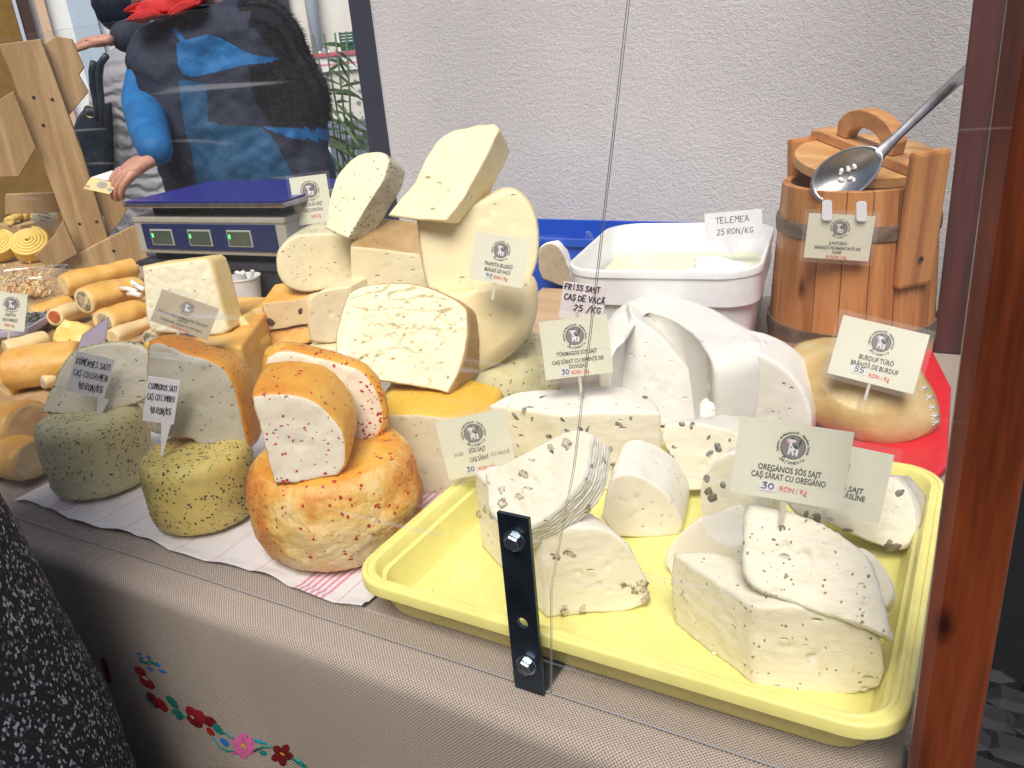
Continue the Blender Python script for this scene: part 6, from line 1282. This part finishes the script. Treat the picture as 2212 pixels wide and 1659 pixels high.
# dark-jacketed passer-by above the screen
ps = Q(400, 20, 4.2); ps.z = 0
pb = person('person in dark navy jacket standing behind the quilted coat', ps)
skin_body('jacket', {'h': (V((ps.x, ps.y, .95)), .22), 'c': (V((ps.x, ps.y, 1.3)), .20), 's1': (V((ps.x - .2, ps.y, 1.4)), .09), 's2': (V((ps.x + .2, ps.y, 1.4)), .09), 'n': (V((ps.x, ps.y, 1.5)), .06)}, [('h', 'c'), ('c', 's1'), ('c', 's2'), ('c', 'n')], navy, pb)
skin_body('body', {'h': (V((ps.x, ps.y, .98)), .13), 'kl': (V((ps.x - .1, ps.y, .5)), .08), 'kr': (V((ps.x + .1, ps.y, .5)), .08), 'fl': (V((ps.x - .1, ps.y, .06)), .05), 'fr': (V((ps.x + .1, ps.y, .06)), .05)}, [('h', 'kl'), ('h', 'kr'), ('kl', 'fl'), ('kr', 'fr')], flat('dark_trousers', (.03, .03, .04)), pb)
head(pb, V((ps.x, ps.y, 1.68)), 1.0, hair_m)
# customer in speckled coat at the stall front
m, nt, p = newmat('speckled_tweed'); tc = N(nt, 'ShaderNodeTexCoord'); mp = N(nt, 'ShaderNodeMapping'); mp.inputs['Scale'].default_value = (1, 1, .75); nt.links.new(tc.outputs['Object'], mp.inputs[0]); vo = N(nt, 'ShaderNodeTexVoronoi', i_Scale=420); nt.links.new(mp.outputs[0], vo.inputs['Vector']); nz = N(nt, 'ShaderNodeTexNoise', i_Scale=90, i_Detail=3); nt.links.new(tc.outputs['Object'], nz.inputs['Vector'])
sx_ = N(nt, 'ShaderNodeSeparateColor'); nt.links.new(vo.outputs['Color'], sx_.inputs[0]); ml = N(nt, 'ShaderNodeMath', operation='MULTIPLY_ADD'); ml.inputs[1].default_value = .22; nt.links.new(nz.outputs[0], ml.inputs[0]); nt.links.new(sx_.outputs[0], ml.inputs[2])
r = ramp(nt, [(.0, (.006, .006, .009)), (.86, (.012, .012, .018)), (.97, (.10, .115, .15)), (1.0, (.34, .37, .44))]); nt.links.new(ml.outputs[0], r.inputs[0]); nt.links.new(r.outputs[0], p.inputs['Base Color']); p.inputs['Roughness'].default_value = .95
b = N(nt, 'ShaderNodeBump', i_Strength=.8, i_Distance=.003); nt.links.new(sx_.outputs[0], b.inputs['Height']); nt.links.new(b.outputs[0], p.inputs['Normal']); tweed = m
cx0, cy0 = -.87, .20
cu_ = person('person in black and white speckled coat standing close at the stall front', (cx0, cy0, 0))
rings_body('coat', [(.42, cx0, cy0, .27, .20), (.60, cx0, cy0, .26, .195), (.75, cx0, cy0, .25, .185), (.85, cx0, cy0, .235, .175), (.95, cx0, cy0, .215, .165), (1.05, cx0, cy0, .205, .155), (1.2, cx0, cy0, .21, .15), (1.35, cx0, cy0, .20, .13), (1.42, cx0, cy0, .13, .10), (1.45, cx0, cy0, .06, .06)], tweed, cu_)
skin_body('body', {'h': (V((cx0, cy0, .9)), .12), 'n': (V((cx0, cy0, 1.4)), .055), 'hd': (V((cx0, cy0, 1.5)), .055), 'kl': (V((cx0 - .1, cy0, .5)), .075), 'kr': (V((cx0 + .1, cy0, .5)), .075), 'fl': (V((cx0 - .1, cy0, .06)), .05), 'fr': (V((cx0 + .1, cy0, .06)), .05), 'tl': (V((cx0 - .1, cy0 + .14, .04)), .04), 'tr': (V((cx0 + .1, cy0 + .14, .04)), .04)}, [('h', 'n'), ('n', 'hd'), ('h', 'kl'), ('h', 'kr'), ('kl', 'fl'), ('kr', 'fr'), ('fl', 'tl'), ('fr', 'tr')], flat('dark_trousers', (.03, .03, .04)), cu_)
head(cu_, V((cx0, cy0 + .01, 1.58)), 1.0, flat('dark_hair', (.04, .03, .02)), V((0, 1, -.2)))

# ================================================================== BACKGROUND SQUARE
def facing(d, px, py):                      # frame whose x axis is to the right as seen from the stall
    r = ray(px, py); r.z = 0; r.normalize(); return CAM + r * d, r, V((r.y, -r.x, 0))
def bgbox(name, d, px0, px1, z0, z1, m, parent=None, th=.2, pyr=130, bev=.005):
    P0, r, s = facing(d, (px0 + px1) / 2, pyr); a, b = ray(px0, pyr), ray(px1, pyr); a.z = b.z = 0
    A_, B_ = CAM + a * (d / a.dot(r)), CAM + b * (d / b.dot(r)); w_ = (B_ - A_).length; c = (A_ + B_) / 2 + r * th / 2
    return box(name, (c.x, c.y, (z0 + z1) / 2), (w_, th, z1 - z0), m, parent, rot=(0, 0, math.atan2(s.y, s.x)), bev=bev)
def pz_at(d, px, py): r = ray(px, py); h = math.hypot(r.x, r.y); return CAM.z + r.z / h * d
stucco = mat('cream_stucco', [(.3, (.72, .68, .62)), (.7, (.80, .77, .71))], scale=3, rough=.9, bump=.2)
P0, r, s = facing(19, 600, 120)
hs = empty('townhouse', (P0.x, P0.y, 0)); tag(hs, 'cream stucco town house across the square with grey downpipe', 'house')
bgbox('facade', 19, 560, 1000, 0, 7, stucco, hs, th=.4); bgbox('plinth', 18.95, 560, 1000, 0, .5, flat('grey_plinth', (.35, .34, .33)), hs, th=.04)
q = [pz_at(18.8, 665, 0) + 1, 0]
P1, r1, s1 = facing(18.8, 680, 60)
pipe = tube('downpipe', [V((P1.x, P1.y, 4.5)), V((P1.x, P1.y, .3))], .12, flat('grey_pipe', (.34, .38, .44), rough=.4), hs, seg=12); tube('pipe_joint', [V((P1.x, P1.y, 2.75)), V((P1.x, P1.y, 2.65))], .14, flat('grey_pipe', (.34, .38, .44)), hs, seg=12)
bgbox('window', 18.9, 600, 645, 1.3, 3, flat('window_dark', (.05, .06, .08), rough=.1), hs, th=.06)
P0, r, s = facing(16, 150, 60)
h2_ = empty('townhouse', (P0.x, P0.y, 0)); tag(h2_, 'pale town house with peach pilaster and light blue corner far behind the rack', 'house')
bgbox('facade', 16, 60, 330, 0, 6.5, mat('white_stucco', [(.3, (.80, .80, .79)), (.7, (.86, .86, .85))], scale=3, rough=.9), h2_, th=.4); bgbox('pilaster', 15.9, 110, 130, 0, 6.5, flat('peach_paint', (.72, .50, .34), rough=.8), h2_, th=.08)
bgbox('corner_strip', 15.88, 176, 232, 0, 6.5, flat('light_blue_paint', (.48, .58, .68), rough=.8), h2_, th=.1); bgbox('door_frame', 15.86, 68, 96, 0, 6.5, flat('dark_brown_paint', (.07, .035, .03)), h2_, th=.12); bgbox('trim', 15.84, 52, 70, 0, 6.5, flat('pale_blue_trim', (.55, .62, .70)), h2_, th=.14); bgbox('base_course', 15.8, 52, 330, 0, .7, flat('grey_plinth', (.35, .34, .33)), h2_, th=.18)
oc = bgbox('ochre_board', 4.2, -120, 62, 0, 3.2, mat('ochre_paint', [(.3, (.24, .13, .025)), (.7, (.32, .18, .04))], scale=30, rough=.7), th=.05); tag(oc, 'tall ochre wooden panel of a neighbouring stall', 'panel')
# opposite stall with cloths
P0, r, s = facing(11.5, 745, 130)
st = empty('market_stall', (P0.x, P0.y, 0)); tag(st, 'far market stall with white striped cloth and leaf printed skirt', 'stall')
z_top, z_mid, z_bot = pz_at(11.5, 745, 116), pz_at(11.5, 745, 152), pz_at(11.5, 745, 262)
bgbox('counter', 11.55, 640, 800, z_top - .05, z_top, flat('white_cloth', (.76, .75, .76)), st, th=.9)
m, nt, p = newmat('striped_white_cloth'); tc = N(nt, 'ShaderNodeTexCoord'); sp = N(nt, 'ShaderNodeSeparateXYZ'); nt.links.new(tc.outputs['Object'], sp.inputs[0]); r_ = ramp(nt, [(.42, (.78, .77, .79)), (.43, (.70, .25, .34)), (.5, (.70, .25, .34)), (.51, (.78, .77, .79))]); mm = N(nt, 'ShaderNodeMapRange'); mm.inputs[1].default_value = -.15; mm.inputs[2].default_value = .15; nt.links.new(sp.outputs[2], mm.inputs[0]); nt.links.new(mm.outputs[0], r_.inputs[0]); nt.links.new(r_.outputs[0], p.inputs['Base Color'])
bgbox('cloth_overlay', 11.46, 640, 800, z_mid, z_top - .01, m, st, th=.05)
m, nt, p = newmat('leaf_print_cloth'); tc = N(nt, 'ShaderNodeTexCoord'); vo = N(nt, 'ShaderNodeTexVoronoi', i_Scale=9); nt.links.new(tc.outputs['Object'], vo.inputs['Vector']); nz = N(nt, 'ShaderNodeTexNoise', i_Scale=45); nt.links.new(tc.outputs['Object'], nz.inputs['Vector']); ad = N(nt, 'ShaderNodeMath', operation='MULTIPLY'); nt.links.new(vo.outputs[0], ad.inputs[0]); nt.links.new(nz.outputs[0], ad.inputs[1]); r_ = ramp(nt, [(.12, (.22, .23, .26)), (.17, (.68, .66, .60))]); nt.links.new(ad.outputs[0], r_.inputs[0]); nt.links.new(r_.outputs[0], p.inputs['Base Color']); p.inputs['Roughness'].default_value = .9
bgbox('cloth_skirt', 11.5, 640, 800, .05, z_mid + .01, m, st, th=.04); bgbox('red_trim', 11.44, 640, 800, z_top - .02, z_top + .03, flat('red_trim', (.55, .12, .16)), st, th=.04)
cz = z_top + .06
gc = empty('vegetable_crate', (P0.x, P0.y, z_top)); tag(gc, 'green slatted plastic crate on the far market stall', 'crate')
za, zb = pz_at(11.7, 770, 92), pz_at(11.7, 770, 66)
for k in range(4): bgbox('slat', 11.7, 740, 800, za + (zb - za) * k / 4, za + (zb - za) * (k + .72) / 4, green_pl, gc, th=.05)
for k in range(5): bgbox('upright', 11.68, 740 + k * 14, 744 + k * 14, z_top + .002, zb, green_pl, gc, th=.03)
bgbox('base', 11.72, 740, 800, z_top + .001, za, green_pl, gc, th=.35)
for k in range(6):
    o = bgbox('parcel', 11.75, 690 + k * 9, 698 + k * 9, z_top + .001, z_top + .06 + .03 * (k % 2), flat('parcel_%d' % (k % 3), [(.6, .55, .5), (.3, .32, .38), (.7, .68, .64)][k % 3]), th=.2, bev=.02); tag(o, 'small wrapped parcel on the far stall counter', 'parcel', 'parcels on the far counter')
# half-barrel tub with staves
P0, r, s = facing(8.6, 782, 290); zt, zb_ = pz_at(8.6, 782, 262), 0
pt = empty('half_barrel', (P0.x, P0.y, 0)); tag(pt, 'weathered grey half barrel standing before the far stall', 'barrel'); grey_wood = wood('weathered_wood', (.12, .15, .19), (.26, .30, .36), knots=False, rough=.8)
RBt = .33; hz = zt
for k in range(26):
    a0, a1 = 6.2832 * (k + .03) / 26, 6.2832 * (k + .97) / 26; bm = bmesh.new(); rows = []
    for z, ro in ((0.002, RBt * .84), (hz * .6, RBt * .97), (hz, RBt)):
        rows.append([bm.verts.new((P0.x + q_ * math.cos(a), P0.y + q_ * math.sin(a), z)) for q_, a in ((ro, a0), (ro, a1), (ro - .035, a1), (ro - .035, a0))])
    for A_, B_ in zip(rows, rows[1:]):
        for j in range(4): bm.faces.new((A_[j], A_[(j + 1) % 4], B_[(j + 1) % 4], B_[j]))
    bm.faces.new(rows[0][::-1]); bm.faces.new(rows[-1]); bmesh.ops.recalc_face_normals(bm, faces=bm.faces); from_bm(bm, 'stave', grey_wood, pt)
for f_ in (.30, .80): ro = RBt * (.84 + .16 * min(1, f_ * 1.2)) + .004; lathe('hoop', [(ro - .008, hz * f_ - .03), (ro + .006, hz * f_ - .03), (ro + .008, hz * f_ + .03), (ro - .004, hz * f_ + .03)], flat('grey_hoop', (.11, .13, .16), rough=.5), (P0.x, P0.y, 0), pt, seg=40)
lathe('liner', [(0, hz - .10), (RBt - .04, hz - .10), (RBt - .04, hz - .02)], flat('dark_liner', (.10, .11, .14)), (P0.x, P0.y, 0), pt, seg=32)
for k in range(7): bx_ = box('white_slat', (P0.x - .15 + k * .05, P0.y - .02 * k, hz - .085 + .001 * k), (.035, .36, .02), flat('white_paint', (.8, .8, .82)), pt, rot=(0, 0, .5))
# bamboo leaves beside the seller
P0, r, s = facing(7.6, 725, 200)
bb = empty('bamboo_plant', (P0.x, P0.y, 0)); tag(bb, 'bamboo plant with long green leaves behind the seller', 'plant'); leaf_m = mat('bamboo_leaf', [(.3, (.035, .075, .03)), (.7, (.09, .15, .06))], scale=30, rough=.5)
rnd = random.Random(12)
for k in range(4): tube('cane', [V((P0.x + .05 * k - .1, P0.y, .15)), V((P0.x + .07 * k - .1, P0.y + .02, .9)), V((P0.x + .12 * k - .15, P0.y, 1.55))], .008, leaf_m, bb, seg=6)
for k in range(46):
    z = rnd.uniform(.55, 1.5); base_ = P0 + s * rnd.uniform(-.22, .10); base_.z = z; d = (s * rnd.uniform(.2, 1) + r * rnd.uniform(-.4, .4) + V((0, 0, rnd.uniform(-.7, .25)))).normalized(); L_ = rnd.uniform(.16, .30); sd3 = d.cross(r).normalized() * .014; bm = bmesh.new(); q = []
    for u_, w_ in ((0, .2), (.25, 1), (.6, .8), (1, 0)):
        c = base_ + d * L_ * u_ + V((0, 0, -.06 * u_ * u_)); q.append((bm.verts.new(c - sd3 * w_), bm.verts.new(c + sd3 * w_ + V((0, 0, .001)))))
    for a_, b_ in zip(q, q[1:]): bm.faces.new((a_[0], a_[1], b_[1], b_[0]))
    from_bm(bm, 'leaf', leaf_m, bb, True)
# unseen house front and people added behind the camera to block front light
lane = empty('townhouse', (-.5, -4.0, 0)); tag(lane, 'unseen grey house front added behind the camera to cut front light', 'house')
box('facade', (-.5, -4.2, 2.5), (20, .4, 5.0), mat('lane_stucco', [(.3, (.30, .28, .26)), (.7, (.38, .36, .34))], scale=3, rough=.9), lane, bev=.01); box('plinth', (-.5, -3.97, .4), (20, .06, .8), flat('grey_plinth', (.35, .34, .33)), lane)
for x in (-3.2, -1.2, .9): box('window', (x, -3.99, 2.2), (.9, .05, 1.3), flat('window_dark', (.05, .06, .08), rough=.1), lane)
for k, (x, y, lab, m_) in enumerate(((.10, -.45, 'unseen person in black coat added behind the camera to block light', black_m), (-.52, -.42, 'unseen person in navy coat added behind the camera to block light', navy))):
    q_ = person(lab, (x, y, 0)); cx0, cy0 = x, y
    rings_body('coat', [(.35, x, y, .25, .19), (.75, x, y, .24, .18), (1.0, x, y, .21, .16), (1.25, x, y, .235, .15), (1.38, x, y, .20, .12), (1.46, x, y, .07, .07)], m_, q_)
    skin_body('body', {'h': (V((x, y, .9)), .12), 'n': (V((x, y, 1.45)), .055), 'hd': (V((x, y, 1.55)), .055), 'kl': (V((x - .1, y, .5)), .075), 'kr': (V((x + .1, y, .5)), .075), 'fl': (V((x - .1, y, .06)), .05), 'fr': (V((x + .1, y, .06)), .05), 'tl': (V((x - .1, y + .14, .04)), .04), 'tr': (V((x + .1, y + .14, .04)), .04)}, [('h', 'n'), ('n', 'hd'), ('h', 'kl'), ('h', 'kr'), ('kl', 'fl'), ('kr', 'fr'), ('fl', 'tl'), ('fr', 'tr')], flat('dark_trousers', (.03, .03, .04)), q_)
    head(q_, V((x, y + .01, 1.63)), 1.0, flat('dark_hair', (.04, .03, .02)), V((0, 1, -.1)))

# ------------------------------------------------------------------ origins of single-mesh things to their base
for o in list(C.objects):
    if o.type == 'MESH' and o.parent is None and o.location.length < 1e-6 and o.get('kind') != 'structure' and o.name.split('.')[0] not in ('tablecloth', 'tea_towel', 'plexiglass_screen'):
        co = [v.co for v in o.data.vertices]
        c = V(((min(v.x for v in co) + max(v.x for v in co)) / 2, (min(v.y for v in co) + max(v.y for v in co)) / 2, min(v.z for v in co)))
        o.data.transform(Matrix.Translation(-c)); o.location = c
        for chd in o.children: chd.matrix_parent_inverse = Matrix.Translation(-c)
